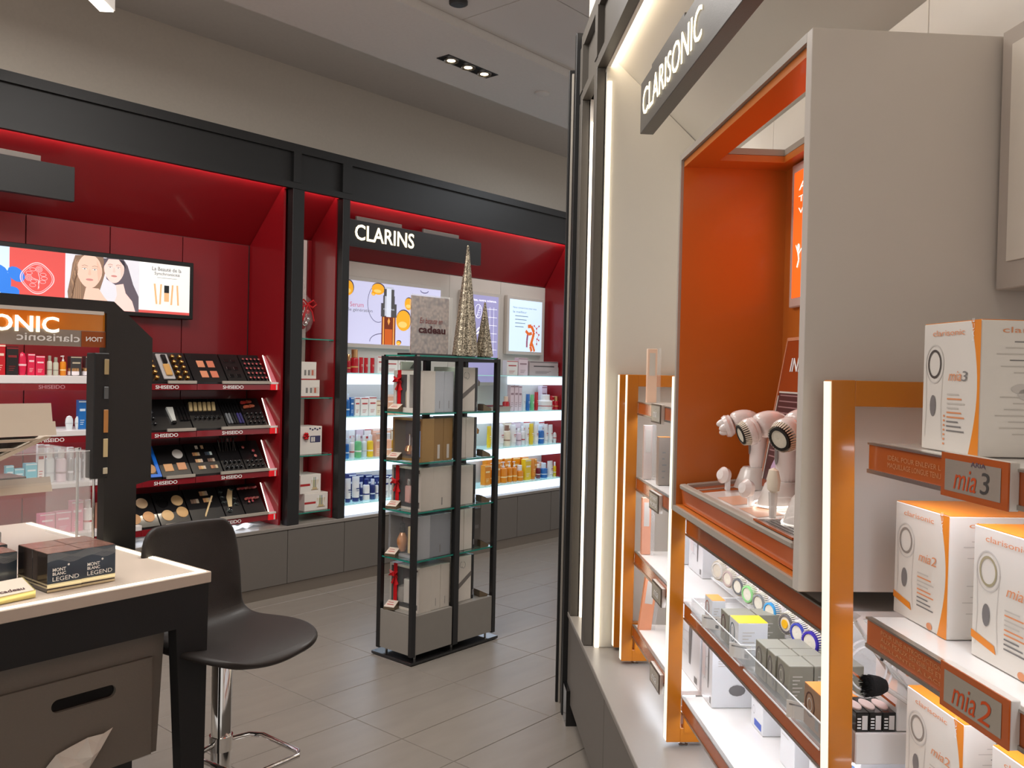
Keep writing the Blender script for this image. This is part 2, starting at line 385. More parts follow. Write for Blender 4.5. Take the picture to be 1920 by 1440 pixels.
LIP, EYE, BRW = E('lips', (198, 132, 128)), E('iris', (120, 128, 130)), E('brow', (164, 132, 116))
z0_ = 1.809
p.poly([(2.12, z0_), (2.11, 1.90), (2.125, 1.98), (2.135, 2.06), (2.15, 2.11), (2.19, 2.115), (2.31, 2.115), (2.33, 2.06), (2.31, 1.98), (2.28, 1.88), (2.26, z0_)], H1, y - .0006)
for k in range(5): p.line([(2.155 + .012 * k, 2.09 - .004 * k), (2.13 + .012 * k, 1.98), (2.14 + .01 * k, 1.9), (2.125 + .015 * k, 1.815)], .004, HL, y - .0008)
p.poly([(2.31, 2.11), (2.43, 2.114), (2.455, 2.08), (2.49, 1.97), (2.525, 1.90), (2.526, z0_), (2.44, z0_), (2.40, 1.95), (2.33, 1.99)], H2, y - .0007)
p.poly([(2.185, z0_), (2.20, 1.87), (2.212, 1.93), (2.285, 1.93), (2.32, 1.88), (2.36, 1.84), (2.385, z0_)], SK1, y - .001)
p.poly([(2.375, z0_), (2.375, 1.85), (2.392, 1.90), (2.385, 1.96), (2.43, 1.97), (2.445, 1.915), (2.485, 1.87), (2.505, z0_)], SK2, y - .001)
def face(cx, cz, rx, rz, sk, skd, br, yy, tilt=0.):
    n = 28; pts = []
    for k in range(n):
        an = 2 * pi * k / n; q = 1 - .16 * max(0, -sin(an)) ** 2 * abs(cos(an)) * 1.6
        pts.append((cx + rx * q * cos(an), cz + rz * sin(an)))
    p.poly(pts, sk, yy); p.poly([(cx + rx * .55, cz + rz * .7), (cx + rx * .99, cz), (cx + rx * .7, cz - rz * .6), (cx + rx * .62, cz - rz * .1)], skd, yy - .0002)
    for s_ in (-1, 1):
        ex = cx + s_ * rx * .40; ez = cz + rz * .12
        p.ell(ex, ez, rx * .17, rz * .045, E('eye_white', (232, 226, 224)), yy - .0003, 10); p.ell(ex, ez, rx * .075, rz * .045, EYE, yy - .0004, 8)
        p.line([(ex - rx * .21, ez + rz * .05), (ex, ez + rz * .09), (ex + rx * .21, ez + rz * .04)], .002, BRW, yy - .0005)
        p.line([(ex - rx * .22, ez + rz * .16), (ex, ez + rz * .22), (ex + rx * .24, ez + rz * .17)], .003, br, yy - .0005)
    p.poly([(cx - rx * .05, cz + rz * .1), (cx + rx * .05, cz + rz * .1), (cx + rx * .13, cz - rz * .2), (cx, cz - rz * .25), (cx - rx * .13, cz - rz * .2)], skd, yy - .0003)
    p.ell(cx, cz - rz * .5, rx * .30, rz * .07, LIP, yy - .0004, 12); p.line([(cx - rx * .28, cz - rz * .5), (cx + rx * .28, cz - rz * .5)], .0015, BRW, yy - .0005)
face(2.232, 2.026, .072, .098, SK1, SK1d, BRW, y - .0012); face(2.374, 2.052, .060, .082, SK2, SK2d, BRW, y - .0013)
p.poly([(2.306, 2.05), (2.318, 2.10), (2.33, 2.115), (2.43, 2.115), (2.445, 2.06), (2.438, 2.104), (2.40, 2.1115), (2.34, 2.109)], H2, y - .0022)
for k in range(9): p.line([(2.158 - .004 * k, 2.075 - .018 * k), (2.165 - .003 * k, 2.03 - .018 * k), (2.15 - .003 * k, 1.97 - .016 * k)], .005, [HL, H1, E('ash_hair', (120, 96, 80))][k % 3], y - .0016)
p.v = [(v[0], v[1], min(v[2], 2.1148)) for v in p.v]
p.build('portrait_print', t)
text('La Beauté de la', 2.607, 2.071, .19, .024, E('grey_type', (120, 120, 122), .5), t, y=y - .001, bold=.01)
text('Synchronicité', 2.622, 2.040, .165, .024, E('grey_type', (120, 120, 122), .5), t, y=y - .001, bold=.01)
g = MB(); fl_ = E('foundation', (226, 178, 130))
g.rect(2.64, 2.77, 2.028, 2.030, E('grey_type', (120, 120, 122), .5), y - .001)
for x_, dx in ((2.618, .014), (2.66, -.006), (2.735, -.008), (2.765, .008)): g.poly([(x_, 1.99), (x_ + .012, 1.99), (x_ + dx + .012, 1.865), (x_ + dx, 1.865)], fl_, y - .001)
g.rect(2.686, 2.718, 1.884, 1.938, fl_, y - .001); g.rect(2.686, 2.718, 1.938, 1.984, E('pump_cap', (40, 42, 44), .3), y - .001); g.build('product_print', t)

# ------------------------------------------------------------------ product builders (base at z = 0, centred, front faces -y)
PC = {'red': ((186, 18, 34), (236, 210, 190)), 'black': ((26, 22, 24), (130, 30, 36)), 'pink': ((214, 30, 72), (244, 200, 205)), 'clear': ((196, 194, 176), (150, 146, 130)),
      'amber': ((222, 134, 22), (250, 222, 160)), 'smoke': ((62, 60, 60), (190, 176, 150)), 'gold': ((206, 158, 108), (236, 228, 232)), 'blue': ((32, 104, 176), (214, 230, 244)),
      'pearl': ((216, 222, 224), (190, 196, 200)), 'aqua': ((118, 198, 214), (230, 244, 246)), 'white': ((234, 230, 226), (186, 60, 66)), 'blush': ((222, 200, 208), (150, 120, 130)),
      'silver': ((184, 186, 188), (230, 230, 230)), 'rose': ((228, 130, 158), (250, 228, 232)), 'tan': ((180, 128, 108), (240, 220, 210)), 'cream': ((230, 214, 188), (150, 110, 90)),
      'redgold': ((180, 16, 34), (214, 170, 100)), 'greige': ((176, 160, 158), (60, 52, 56)), 'navy': ((28, 42, 104), (210, 214, 226)), 'peach': ((232, 176, 146), (250, 232, 220)),
      'green': ((110, 190, 130), (232, 238, 232)), 'yellow': ((232, 196, 40), (244, 236, 220)), 'wine': ((112, 24, 44), (232, 226, 222)), 'whitenavy': ((232, 230, 228), (34, 48, 120))}
CN = {'redgold': 'red gold-capped', 'whitenavy': 'white and navy', 'clear': 'pale glass', 'smoke': 'smoky black', 'greige': 'greyish pink', 'pearl': 'pearl white', 'rose': 'pink and white', 'pink': 'crimson pink'}
def pm(c, k): return mat('pack_%s_%d' % (c, k), PC[c][k], .28 if c not in ('gold', 'silver') else .2, metal=.7 if c in ('gold', 'silver') and k == 0 else 0, coat=.3, var=.06, scale=15)
def product(kind, x, wd, h, c, fr, y, z, label, group, rot=0., dep=None):
    nm = {'carton': 'product_carton', 'bottle': 'bottle', 'pump': 'pump_bottle', 'tube': 'cosmetic_tube', 'jar': 'cream_jar', 'round': 'rounded_flacon'}[kind]
    cat = {'carton': 'box', 'tube': 'tube', 'jar': 'jar'}.get(kind, 'bottle')
    t = thing(nm, label, cat, fr, (x, y, z), rot, group); A, B = pm(c, 0), pm(c, 1); k = (kind, round(wd, 3), round(h, 3), c); w2 = wd / 2
    if kind == 'carton':
        d = dep or min(.05, max(.02, wd * .8)); yo = -min(d, .05) / 2
        link('carton_body', cached(k + ('a', d), lambda: MB().rbox(-w2, w2, yo, yo + d, 0, h, A, .0012).mesh('carton_body')), t)
        def pr():
            m = MB().rect(-w2 * .72, w2 * .72, h * .62, h * .70, B, yo - .0006)
            for q in range(3): m.rect(-w2 * .6, w2 * (.5 - .15 * q), h * (.30 - .07 * q), h * (.32 - .07 * q), B, yo - .0006)
            m.rect(-w2 * .98, w2 * .98, h * .92, h * .97, B, yo - .0006); return m.mesh('printed_label')
        link('printed_label', cached(k + ('b', d), pr), t)
    elif kind in ('bottle', 'pump'):
        r = w2 * .98; ch = h * (.26 if h > 2.2 * wd else .34) if kind == 'bottle' else h * .16; hb = h - ch if kind == 'bottle' else h * .72; cr = r * (.62 if kind == 'bottle' else .38)
        if c in ('redgold',): ch = h * .34; hb = h - ch; cr = r * .8
        link('bottle_body', cached(k + ('a',), lambda: MB().lathe([(r * .9, 0), (r, .003), (r, hb * .86), (r * .9, hb * .95), (cr * .9, hb)], A, 14).mesh('bottle_body')), t)
        capm = pm('gold', 0) if c == 'redgold' else (B if c in ('whitenavy', 'blue', 'navy') else pm('white', 0) if c in ('green', 'yellow', 'peach', 'pearl', 'wine', 'blush', 'amber') else B if c != 'white' else A)
        if kind == 'bottle': link('cap', cached(k + ('c',), lambda: MB().lathe([(cr, hb * .985), (cr, h - .002), (cr * .9, h), (0, h)], capm, 14).mesh('cap')), t)
        else:
            link('pump_head', cached(k + ('c',), lambda: MB().lathe([(cr, hb), (cr, hb + ch * .5), (cr * .4, hb + ch * .6), (cr * .4, h - .006), (cr, h - .005), (cr, h), (0, h)], pm('white', 0), 10).box(-cr * 2.2, 0, -cr * .3, cr * .3, h - .006, h - .001, pm('white', 0)).mesh('pump_head')), t)
        link('label_band', cached(k + ('b',), lambda: MB().lathe([(r * 1.004, hb * .35), (r * 1.006, hb * .36), (r * 1.006, hb * .42), (r * 1.004, hb * .43)], B, 14).mesh('label_band')), t)
    elif kind == 'tube':
        def tb():
            m = MB(); n = 14; vs = []; sec = [(.80, 1, .16 * h), (.86, .92, .4 * h), (.95, .55, .75 * h), (1, .06, h)]
            for (sx, sy, zz) in sec:
                for q in range(n): vs.append((w2 * sx * cos(2 * pi * q / n), w2 * .75 * sy * sin(2 * pi * q / n), zz))
            fs = [(i * n + q, i * n + (q + 1) % n, (i + 1) * n + (q + 1) % n, (i + 1) * n + q) for i in range(3) for q in range(n)] + [tuple(range(3 * n, 4 * n))]
            return m.add(vs, fs, A, True).mesh('tube_body')
        link('tube_body', cached(k + ('a',), tb), t)
        capm = B if c in ('whitenavy',) else (A if c != 'red' else A)
        link('cap', cached(k + ('c',), lambda: MB().lathe([(w2 * .78, 0), (w2 * .8, .002), (w2 * .8, .16 * h)], capm, 14, sy=.78).mesh('cap')), t)
        link('printed_label', cached(k + ('b',), lambda: MB().rect(-w2 * .4, w2 * .4, h * .5, h * .54, B, -w2 * .74).rect(-w2 * .3, w2 * .3, h * .42, h * .44, B, -w2 * .74).mesh('printed_label')), t)
    elif kind == 'jar':
        link('jar_body', cached(k + ('a',), lambda: MB().lathe([(w2 * .8, 0), (w2, .004), (w2, h * .55), (w2 * .9, h * .6)], B, 18).mesh('jar_body')), t)
        link('lid', cached(k + ('c',), lambda: MB().lathe([(w2 * .96, h * .58), (w2 * .98, h * .95), (w2 * .88, h), (0, h)], A, 18).mesh('lid')), t)
    else:
        link('flacon_body', cached(k + ('a',), lambda: MB().lathe([(w2 * .72, 0), (w2 * .9, h * .2), (w2, h * .5), (w2 * .92, h * .75), (w2 * .62, h * .93), (0, h)], A, 16, sy=.6).mesh('flacon_body')), t)
        link('label_band', cached(k + ('b',), lambda: MB().lathe([(w2 * .98, h * .40), (w2 * 1.005, h * .42), (w2 * 1.01, h * .46), (w2, h * .48)], B, 16, sy=.61).mesh('label_band')), t)
    return t
ROWS = {
    'B1R1': (1.422, 4.97, '''
carton 1.692 0.055 0.161 red
carton 1.752 0.059 0.149 black
round 1.807 0.045 0.123 pink
carton 1.849 0.035 0.115 pink
carton 1.892 0.046 0.105 pink
bottle 1.945 0.027 0.107 clear
bottle 1.977 0.030 0.099 clear
pump 2.015 0.034 0.109 amber
carton 2.076 0.060 0.107 smoke
carton 2.157 0.062 0.110 smoke
jar 2.072 0.068 0.042 gold
jar 2.147 0.070 0.044 gold
'''),
    'B1R2': (1.125, 4.97, '''
carton 2.116 0.043 0.162 blue
carton 2.166 0.050 0.161 blue
round 2.052 0.043 0.077 pearl
round 2.107 0.052 0.076 pearl
round 2.166 0.053 0.074 pearl
'''),
    'B1R3': (0.840, 4.97, '''
carton 1.750 0.039 0.106 aqua
carton 1.795 0.047 0.088 aqua
carton 1.853 0.059 0.113 aqua
carton 1.904 0.035 0.210 white
bottle 1.952 0.049 0.185 pearl
bottle 2.012 0.053 0.176 blush
bottle 2.063 0.031 0.176 silver
bottle 2.101 0.035 0.174 pearl
carton 2.149 0.026 0.162 white
carton 2.183 0.036 0.160 black
'''),
    'B1R4': (0.560, 4.97, '''
carton 1.936 0.079 0.115 rose
carton 2.020 0.082 0.118 rose
carton 2.094 0.063 0.169 rose
bottle 2.161 0.053 0.166 white
tube 2.219 0.051 0.145 tan
carton 2.264 0.027 0.140 cream
'''),
    'B2R1': (1.463, 4.93, '''
bottle 3.951 0.038 0.133 redgold
bottle 4.006 0.063 0.169 redgold
tube 4.068 0.039 0.113 red
tube 4.113 0.040 0.111 red
tube 4.173 0.040 0.112 red
carton 4.239 0.072 0.126 white
carton 4.344 0.116 0.109 white
carton 4.440 0.065 0.111 white
carton 4.521 0.088 0.113 white
carton 4.590 0.039 0.119 red
carton 5.723 0.149 0.129 white
carton 5.870 0.132 0.156 blush
carton 6.164 0.426 0.130 greige
bottle 6.410 0.049 0.116 clear
bottle 6.480 0.058 0.117 cream
jar 6.544 0.050 0.068 cream
'''),
    'B2R2': (1.155, 4.93, '''
bottle 3.948 0.038 0.159 blue
carton 3.987 0.029 0.132 blue
carton 4.029 0.044 0.132 white
carton 4.090 0.069 0.131 white
carton 4.165 0.071 0.135 white
carton 4.229 0.046 0.110 cream
carton 4.268 0.021 0.102 navy
carton 4.338 0.068 0.149 peach
carton 4.453 0.135 0.039 peach
bottle 5.676 0.063 0.127 red
carton 5.737 0.050 0.224 blush
carton 5.794 0.050 0.224 blush
carton 5.849 0.044 0.220 blush
tube 5.909 0.059 0.154 pearl
tube 5.973 0.052 0.144 blue
tube 6.033 0.053 0.139 green
tube 6.093 0.053 0.162 red
bottle 6.222 0.141 0.138 white
carton 6.325 0.032 0.127 red
bottle 6.377 0.056 0.122 redgold
jar 6.435 0.041 0.077 gold
bottle 6.498 0.058 0.146 red
'''),
    'B2R3': (0.850, 4.93, '''
bottle 3.953 0.034 0.144 blue
bottle 3.999 0.039 0.157 white
bottle 4.055 0.054 0.166 green
bottle 4.112 0.040 0.160 pearl
bottle 4.167 0.051 0.162 yellow
carton 4.230 0.056 0.179 peach
bottle 4.337 0.063 0.167 peach
bottle 4.401 0.043 0.156 yellow
tube 5.468 0.054 0.181 yellow
tube 5.535 0.068 0.187 white
tube 5.615 0.076 0.189 white
bottle 5.695 0.071 0.182 cream
tube 5.777 0.079 0.184 white
bottle 5.858 0.051 0.149 blush
bottle 5.912 0.044 0.166 white
tube 5.967 0.052 0.178 white
tube 6.031 0.060 0.185 yellow
tube 6.100 0.061 0.174 white
bottle 6.169 0.062 0.162 blue
tube 6.239 0.063 0.174 white
tube 6.310 0.064 0.167 white
round 6.377 0.048 0.095 white
bottle 6.433 0.049 0.123 wine
round 6.520 0.091 0.110 white
'''),
    'B2R4': (0.535, 4.93, '''
tube 3.970 0.053 0.171 whitenavy
tube 4.040 0.069 0.181 whitenavy
bottle 4.093 0.025 0.130 navy
bottle 4.138 0.055 0.154 whitenavy
bottle 4.198 0.046 0.149 navy
bottle 4.239 0.026 0.138 whitenavy
carton 4.314 0.052 0.159 whitenavy
carton 4.370 0.048 0.151 whitenavy
carton 5.435 0.074 0.167 amber
pump 5.522 0.061 0.180 amber
carton 5.587 0.041 0.185 amber
pump 5.660 0.077 0.180 amber
pump 5.741 0.057 0.179 amber
pump 5.806 0.058 0.175 amber
bottle 5.880 0.073 0.137 amber
carton 5.971 0.082 0.183 yellow
tube 6.058 0.076 0.173 amber
bottle 6.143 0.046 0.129 wine
bottle 6.221 0.078 0.134 blue
tube 6.315 0.080 0.147 white
bottle 6.387 0.032 0.133 yellow
bottle 6.440 0.057 0.129 amber
carton 6.517 0.066 0.174 white
'''),
    'B2R2b': (1.155, 5.03, '''
carton 4.124 0.060 0.100 blue
carton 4.199 0.071 0.091 blue
carton 4.370 0.032 0.129 navy
carton 6.305 0.079 0.213 blush
carton 6.520 0.058 0.183 red
'''),
    'B2R3b': (0.850, 5.03, '''
carton 4.059 0.059 0.218 white
carton 4.131 0.065 0.212 blush
carton 4.207 0.066 0.205 white
carton 4.289 0.068 0.198 peach
carton 4.392 0.075 0.195 peach
carton 4.481 0.082 0.187 cream
carton 5.678 0.091 0.210 white
carton 5.799 0.093 0.206 cream
carton 5.923 0.096 0.207 blush
carton 6.057 0.098 0.203 white
carton 6.273 0.087 0.192 white
carton 6.629 0.118 0.146 red
'''),
    'B2R4b': (0.535, 5.03, '''
carton 4.072 0.069 0.188 navy
carton 4.150 0.055 0.175 navy
carton 4.228 0.062 0.169 navy
carton 4.304 0.057 0.159 navy
carton 4.391 0.053 0.152 navy
carton 4.469 0.060 0.150 navy
carton 5.574 0.096 0.214 amber
carton 5.689 0.092 0.207 amber
carton 5.810 0.094 0.204 amber
carton 5.926 0.096 0.197 amber
carton 6.050 0.091 0.190 amber
carton 6.172 0.093 0.167 amber
carton 6.275 0.063 0.131 peach
'''),
    'B1R3b': (0.840, 5.07, '''
carton 1.974 0.028 0.197 white
carton 2.028 0.034 0.182 silver
carton 2.101 0.032 0.178 white
carton 2.176 0.030 0.150 silver
'''),
}
RN = {'B1R1': 'top red-edged shelf', 'B1R2': 'second red-edged shelf', 'B1R3': 'third red-edged shelf behind the counter', 'B1R4': 'lowest red-edged shelf behind the counter',
      'B2R1': 'top lit shelf', 'B2R2': 'second lit shelf from the top', 'B2R3': 'third lit shelf from the top', 'B2R4': 'lowest lit shelf'}
NK = {'carton': 'carton', 'bottle': 'bottle', 'pump': 'pump bottle', 'tube': 'tube', 'jar': 'jar', 'round': 'rounded flacon'}
for k_, v_ in {'B2R2b': 'back row of the second lit shelf', 'B2R3b': 'back row of the third lit shelf', 'B2R4b': 'back row of the lowest lit shelf', 'B1R3b': 'back row of the third red-edged shelf'}.items(): RN[k_] = v_
for rk, (z, y, tb) in ROWS.items():
    lines = [l.split() for l in tb.strip().split('\n')]
    tot = {}
    for l in lines: tot[(l[0], l[4])] = tot.get((l[0], l[4]), 0) + 1
    seen = {}
    for l in lines:
        kd, x, wd, h, c = l[0], float(l[1]), float(l[2]), float(l[3]), l[4]
        key = (kd, c); n = seen.get(key, 0); seen[key] = n + 1
        cn = CN.get(c, c)
        lab = ('only %s %s on the %s' % (cn, NK[kd], RN[rk])) if tot[key] == 1 else ('%s %s %s from the left on the %s' % (ORD[n] if n else 'first', cn, NK[kd], RN[rk]))
        if kd == 'jar' and wd > .06: wd *= .95
        product(kd, x, wd * .97, max(.02, h), c, LW, y, z, lab, 'products on the ' + RN[rk])

# ================================================================== MAKEUP BAY: shelves, testers
SH = [(1.38, 1.422), (1.095, 1.125), (.815, .84), (.53, .56)]
LV = ['top', 'second', 'third', 'lowest']
STRIP = mat('red_price_strip', (128, 14, 26), .22, coat=.6, scale=5)
SHEL = [('white slab shelf of the %s row left of the testers' % l) for l in LV]
for i, (zs, zt) in enumerate(SH):
    t = thing('display_shelf', 'white shelf with red strip, %s of the four behind the counter' % LV[i], 'shelf', LW, (0, 4.88, zs))
    MB().rbox(.58, 2.43, 0, .33, 0, zt - zs, SHELFW, .002).build('shelf_board', t)
    MB().box(.58, 2.43, .004, .010, -.036, 0, STRIP).build('price_strip', t)
    MB().box(.6, 2.41, .20, .215, -.012, -.001, LEDSH).build('led_strip', t)
    if i in (0, 1): text('SHISEIDO', 1.858, -.028, .134, .020, WHINK if i else mat('pink_grey_ink', (190, 130, 140), .5), t, y=.003, bold=.008)
    t = thing('tester_shelf', 'red tester shelf with SHISEIDO lettering, %s of four' % LV[i], 'shelf', LW, (0, 4.88, zs))
    MB().box(2.43, 3.285, .02, .33, -.03, 0, BLACK).build('shelf_board', t)
    for a_, b_ in ((2.43, 2.76), (2.763, 3.275)): MB().rbox(a_, b_, .0, .02, -.036, .0, STRIP, .001).build('price_strip', t)
    MB().rbox(3.277, 3.352, -.005, .03, -.038, .0, mat('bright_red_end', (220, 24, 34), .3, es=.25), .002).build('end_block', t)
    MB().box(3.315, 3.325, -.0065, -.005, -.036, -.002, WHITEG).build('white_stripe', t)
    MB().rbox(3.277, 3.352, -.004, .03, .0, .014, WHITEG, .002).build('end_ledge', t)
    if i < 3: text('SHISEIDO', 2.497, -.029, .145, .021, WHINK, t, y=-.002, bold=.015)
    text('SHISEIDO', 2.932, -.029, .145, .021, WHINK, t, y=-.002, bold=.015)
    for a_, b_ in ((2.575, 2.755), (2.93, 3.275)): MB().rbox(a_, b_, -.008, .006, .002, .020, GREIGE, .001).build('price_rail', t)
    # lit acrylic end panel, sloping with the trays
    m = MB(); m.add([(3.292, .015, .012), (3.352, .015, .012), (3.352, .155, .185), (3.322, .155, .185), (3.292, .021, .012), (3.352, .021, .012), (3.352, .161, .185), (3.322, .161, .185)],
                    [(0, 1, 2, 3), (7, 6, 5, 4), (0, 4, 5, 1), (1, 5, 6, 2), (2, 6, 7, 3), (3, 7, 4, 0)], mat('pink_tinted_acrylic', (206, 128, 136), .15, es=.12, coat=.3))
    m.build('acrylic_end_panel', t)
    MB().tube([(3.286, .012, .016), (3.318, .158, .188)], .0035, LEDW, 5).build('lit_edge', t)
    MB().box(2.45, 3.27, .10, .115, -.042, -.031, LEDSH if i == 3 else BLACK).build('under_shelf_rail', t)

ANG = atan2(.175, .14); CA, SA = cos(ANG), sin(ANG)
TRAYM = mat('tester_tray_black', (24, 22, 23), .3, coat=.35)
def tray(x0, x1, i, label):
    t = thing('tester_tray', label, 'tester tray', LW, ((x0 + x1) / 2, 4.905, SH[i][0]), 0, 'makeup tester trays'); w_ = (x1 - x0) / 2 - .002
    MB().prism([(0, 0), (.0, .012), (.14, .187), (.15, .187), (.15, 0)], 'x', -w_, w_, TRAYM).build('tray_body', t)
    return t, w_
def ontray(o, u_, v_, h=0.):    # u across, v up the slope, rotation so local z = slope normal
    o.location = (u_, v_ * CA - h * SA, .012 + v_ * SA + h * CA); o.rotation_euler = (ANG, 0, 0); return o
def pan(t, u_, v_, rx, ry, m, sq=True, nm='powder_pan'):
    key = ('pan', rx, ry, m.name, sq)
    if sq: me = cached(key, lambda: MB().rbox(-rx, rx, -ry, ry, 0, .004, m, .002).mesh(nm))
    else: me = cached(key, lambda: MB().lathe([(rx, 0), (rx, .003), (rx * .94, .004), (0, .004)], m, 20).mesh(nm))
    return ontray(link(nm, me, t), u_, v_)
def stick(t, u_, v_, r, L, m, tip, nm='lipstick'):
    me = cached(('stk', r, L, m.name, tip.name), lambda: MB().lathe([(r, 0), (r, L * .6), (r * .8, L * .62), (r * .8, L * .9), (r * .5, L), (0, L)], m, 10).lathe([(r * .82, L * .9), (r * .5, L * 1.01), (0, L * 1.02)], tip, 10).mesh(nm))
    return ontray(link(nm, me, t), u_, v_)
def P(n_, c, r=.55): return mat('powder_' + n_, c, r, var=.06, scale=80)
GB = [P('rose%d' % k, c, .35) for k, c in enumerate([(176, 92, 84), (168, 66, 74), (190, 112, 104), (150, 76, 72), (196, 88, 96)])]
# row 1
t, w_ = tray(2.44, 2.755, 0, 'tester tray with gold caps and a boxed foundation, top row left')
for r_ in range(5):
    for c_ in range(6):
        if c_ in (2, 3): continue
        stick(t, -w_ + .030 + c_ * .048, .022 + r_ * .040, .013, .026, BRONZE, GOLD, 'gold_cap')
fb = MB().rbox(-.036, .036, -.095, .095, 0, .012, mat('grey_card', (176, 172, 170), .4)).build('foundation_card', t); ontray(fb, .005, .110)
MB().rbox(-.02, .02, -.075, .01, .012, .026, mat('foundation_liquid', (204, 156, 92), .2, coat=.5), .004).build('foundation_bottle', fb); MB().rbox(-.015, .015, .015, .08, .012, .028, GLBLK, .004).build('pump_cap', fb)
t, w_ = tray(2.76, 2.985, 0, 'tester tray with four square blush pans, top row')
for a_, b_ in ((-.030, .140), (.038, .140), (-.030, .060), (.038, .060)): pan(t, a_, b_, .024, .026, P('blush', (214, 140, 104)) if a_ < 0 else P('blush_two', (206, 120, 92)))
t, w_ = tray(2.99, 3.125, 0, 'dark empty-looking tester tray between blush and lipsticks, top row')
for a_ in (-.03, .02):
    for b_ in (.05, .11, .17): pan(t, a_, b_, .016, .014, GLBLK, True, 'closed_compact')
t, w_ = tray(3.13, 3.283, 0, 'tester tray with five rows of round lipstick ends, top row right')
for r_ in range(5):
    for c_ in range(5): stick(t, -w_ + .018 + c_ * .029, .028 + r_ * .038, .0095, .016, GLBLK, GB[(r_ * 2 + c_) % 5], 'lipstick_end')
# row 2
t, w_ = tray(2.44, 2.755, 1, 'tester tray with a leaning cream tube, second row left')
for k in range(9): stick(t, -w_ + .02 + k % 3 * .03, .04 + k // 3 * .04, .010, .02, GLBLK, GLBLK, 'eyeliner_cap')
ft = MB().prism([(-.02, .05), (.022, .05), (.012, -.05), (-.010, -.05)], 'z', 0, .016, mat('silver_grey_tube', (196, 196, 190), .3, coat=.4)).build('foundation_tube', t); ontray(ft, .045, .105)
MB().box(-.010, .012, -.066, -.05, 0, .014, GLBLK).build('tube_cap', ft)
for k in range(3): ontray(MB().box(-.008, .008, -.05, .05, 0, .012, GLBLK).build('black_pencil_box', t), .10 + .022 * k, .11)
t, w_ = tray(2.76, 2.985, 1, 'tester tray with six slanting beige concealer sticks, second row')
for k in range(6):
    o = MB().rbox(-.011, .011, -.034, .034, 0, .014, mat('concealer_beige', (186, 164, 120), .35), .004).box(-.009, .009, .034, .055, .001, .013, GLBLK).build('concealer_stick', t); ontray(o, -.085 + .031 * k, .160); o.rotation_euler = (ANG, .0, -.35)
for k in range(6): stick(t, -.08 + .032 * k, .075, .009, .03, GLBLK, GLBLK, 'mascara_cap')
t, w_ = tray(2.99, 3.125, 1, 'tester tray with black, grey and violet mascara wands, second row')
for k, c in enumerate([(110, 112, 116), (112, 114, 118), (30, 30, 32), (30, 30, 32), (58, 50, 108), (50, 46, 96)]):
    o = MB().rbox(-.007, .007, -.08, .0, 0, .012, mat('wand_%d' % k, c, .25, coat=.4), .003).rbox(-.006, .006, .0, .08, 0, .011, GLBLK, .003).build('mascara_wand', t); ontray(o, -.05 + .02 * k, .105)
t, w_ = tray(3.13, 3.283, 1, 'tester tray with coral lipsticks lying at its top edge, second row right')
for k, (a_, b_) in enumerate(((-.045, .185), (-.005, .190), (-.035, .150), (.005, .155))):
    o = MB().lathe([(.011, -.02), (.012, .01), (.009, .022), (0, .026)], P('coral%d' % k, [(196, 60, 54), (170, 66, 44), (190, 100, 70), (184, 96, 66)][k], .4), 12, ax='x').build('lip_crayon', t); ontray(o, a_, b_, .01); o.rotation_euler = (ANG, 0, .4)
for k in range(12): stick(t, -.05 + k % 4 * .033, .03 + k // 4 * .033, .010, .02, GLBLK, GLBLK, 'lip_gloss_cap')
# row 3
FND = [P('f%d' % k, c) for k, c in enumerate([(216, 186, 146), (190, 144, 100), (212, 160, 112), (206, 148, 108), (222, 190, 150), (222, 184, 132), (208, 166, 112), (216, 178, 122)])]
t, w_ = tray(2.40, 2.56, 2, 'tester tray with bright blue frame, third row left')
fr_ = MB()
for a_ in ((-w_, w_, .0, .02), (-w_, w_, .20, .22), (w_ - .02, w_, .02, .20), (-w_, -w_ + .02, .02, .20)): fr_.box(a_[0], a_[1], a_[2], a_[3], 0, .008, mat('bright_blue_frame', (22, 104, 206), .3))
ontray(fr_.build('blue_frame', t), 0, 0)
pan(t, .02, .155, .030, .03, FND[0], False); pan(t, .028, .062, .032, .03, FND[1], False)
t, w_ = tray(2.565, 2.755, 2, 'tester tray with one white disc and two beige squares, third row')
pan(t, .045, .155, .033, .03, mat('white_powder', (222, 216, 210), .6), False); pan(t, -.040, .062, .028, .026, FND[2]); pan(t, .045, .066, .028, .026, FND[3])
t, w_ = tray(2.76, 2.965, 2, 'tester tray of small multi-colour eyeshadow palettes, third row')
PAL = [[(214, 204, 190), (208, 170, 130)], [(176, 122, 84), (206, 160, 104), (196, 170, 140)], [(60, 66, 78), (74, 92, 108), (206, 220, 214)], [(200, 150, 110), (216, 186, 140), (200, 180, 160)], [(110, 84, 70), (130, 104, 86), (176, 160, 140)], [(196, 140, 96), (214, 176, 120), (206, 184, 160)], [(186, 128, 90), (150, 104, 76), (196, 176, 140)]]
def palette(t, u_, v_, cols, w1=.016, hh=.012):
    m = MB(); n = len(cols)
    for q, c in enumerate(cols): m.rbox((q - n / 2) * w1, (q - n / 2 + 1) * w1 - .0006, -hh, hh, 0, .004, P('e%d_%d_%d' % c, c), .0005)
    return ontray(m.build('eyeshadow_palette', t), u_, v_)
palette(t, -.020, .195, PAL[0][:1], .018); palette(t, .018, .195, PAL[0][1:], .018)
for k, (a_, b_) in enumerate(((-.038, .145), (.045, .145), (-.034, .095), (.048, .095), (-.030, .045), (.052, .045))): palette(t, a_, b_, PAL[k + 1])
t, w_ = tray(2.97, 3.125, 2, 'tester tray crowded with black brushes and clear caps, third row')
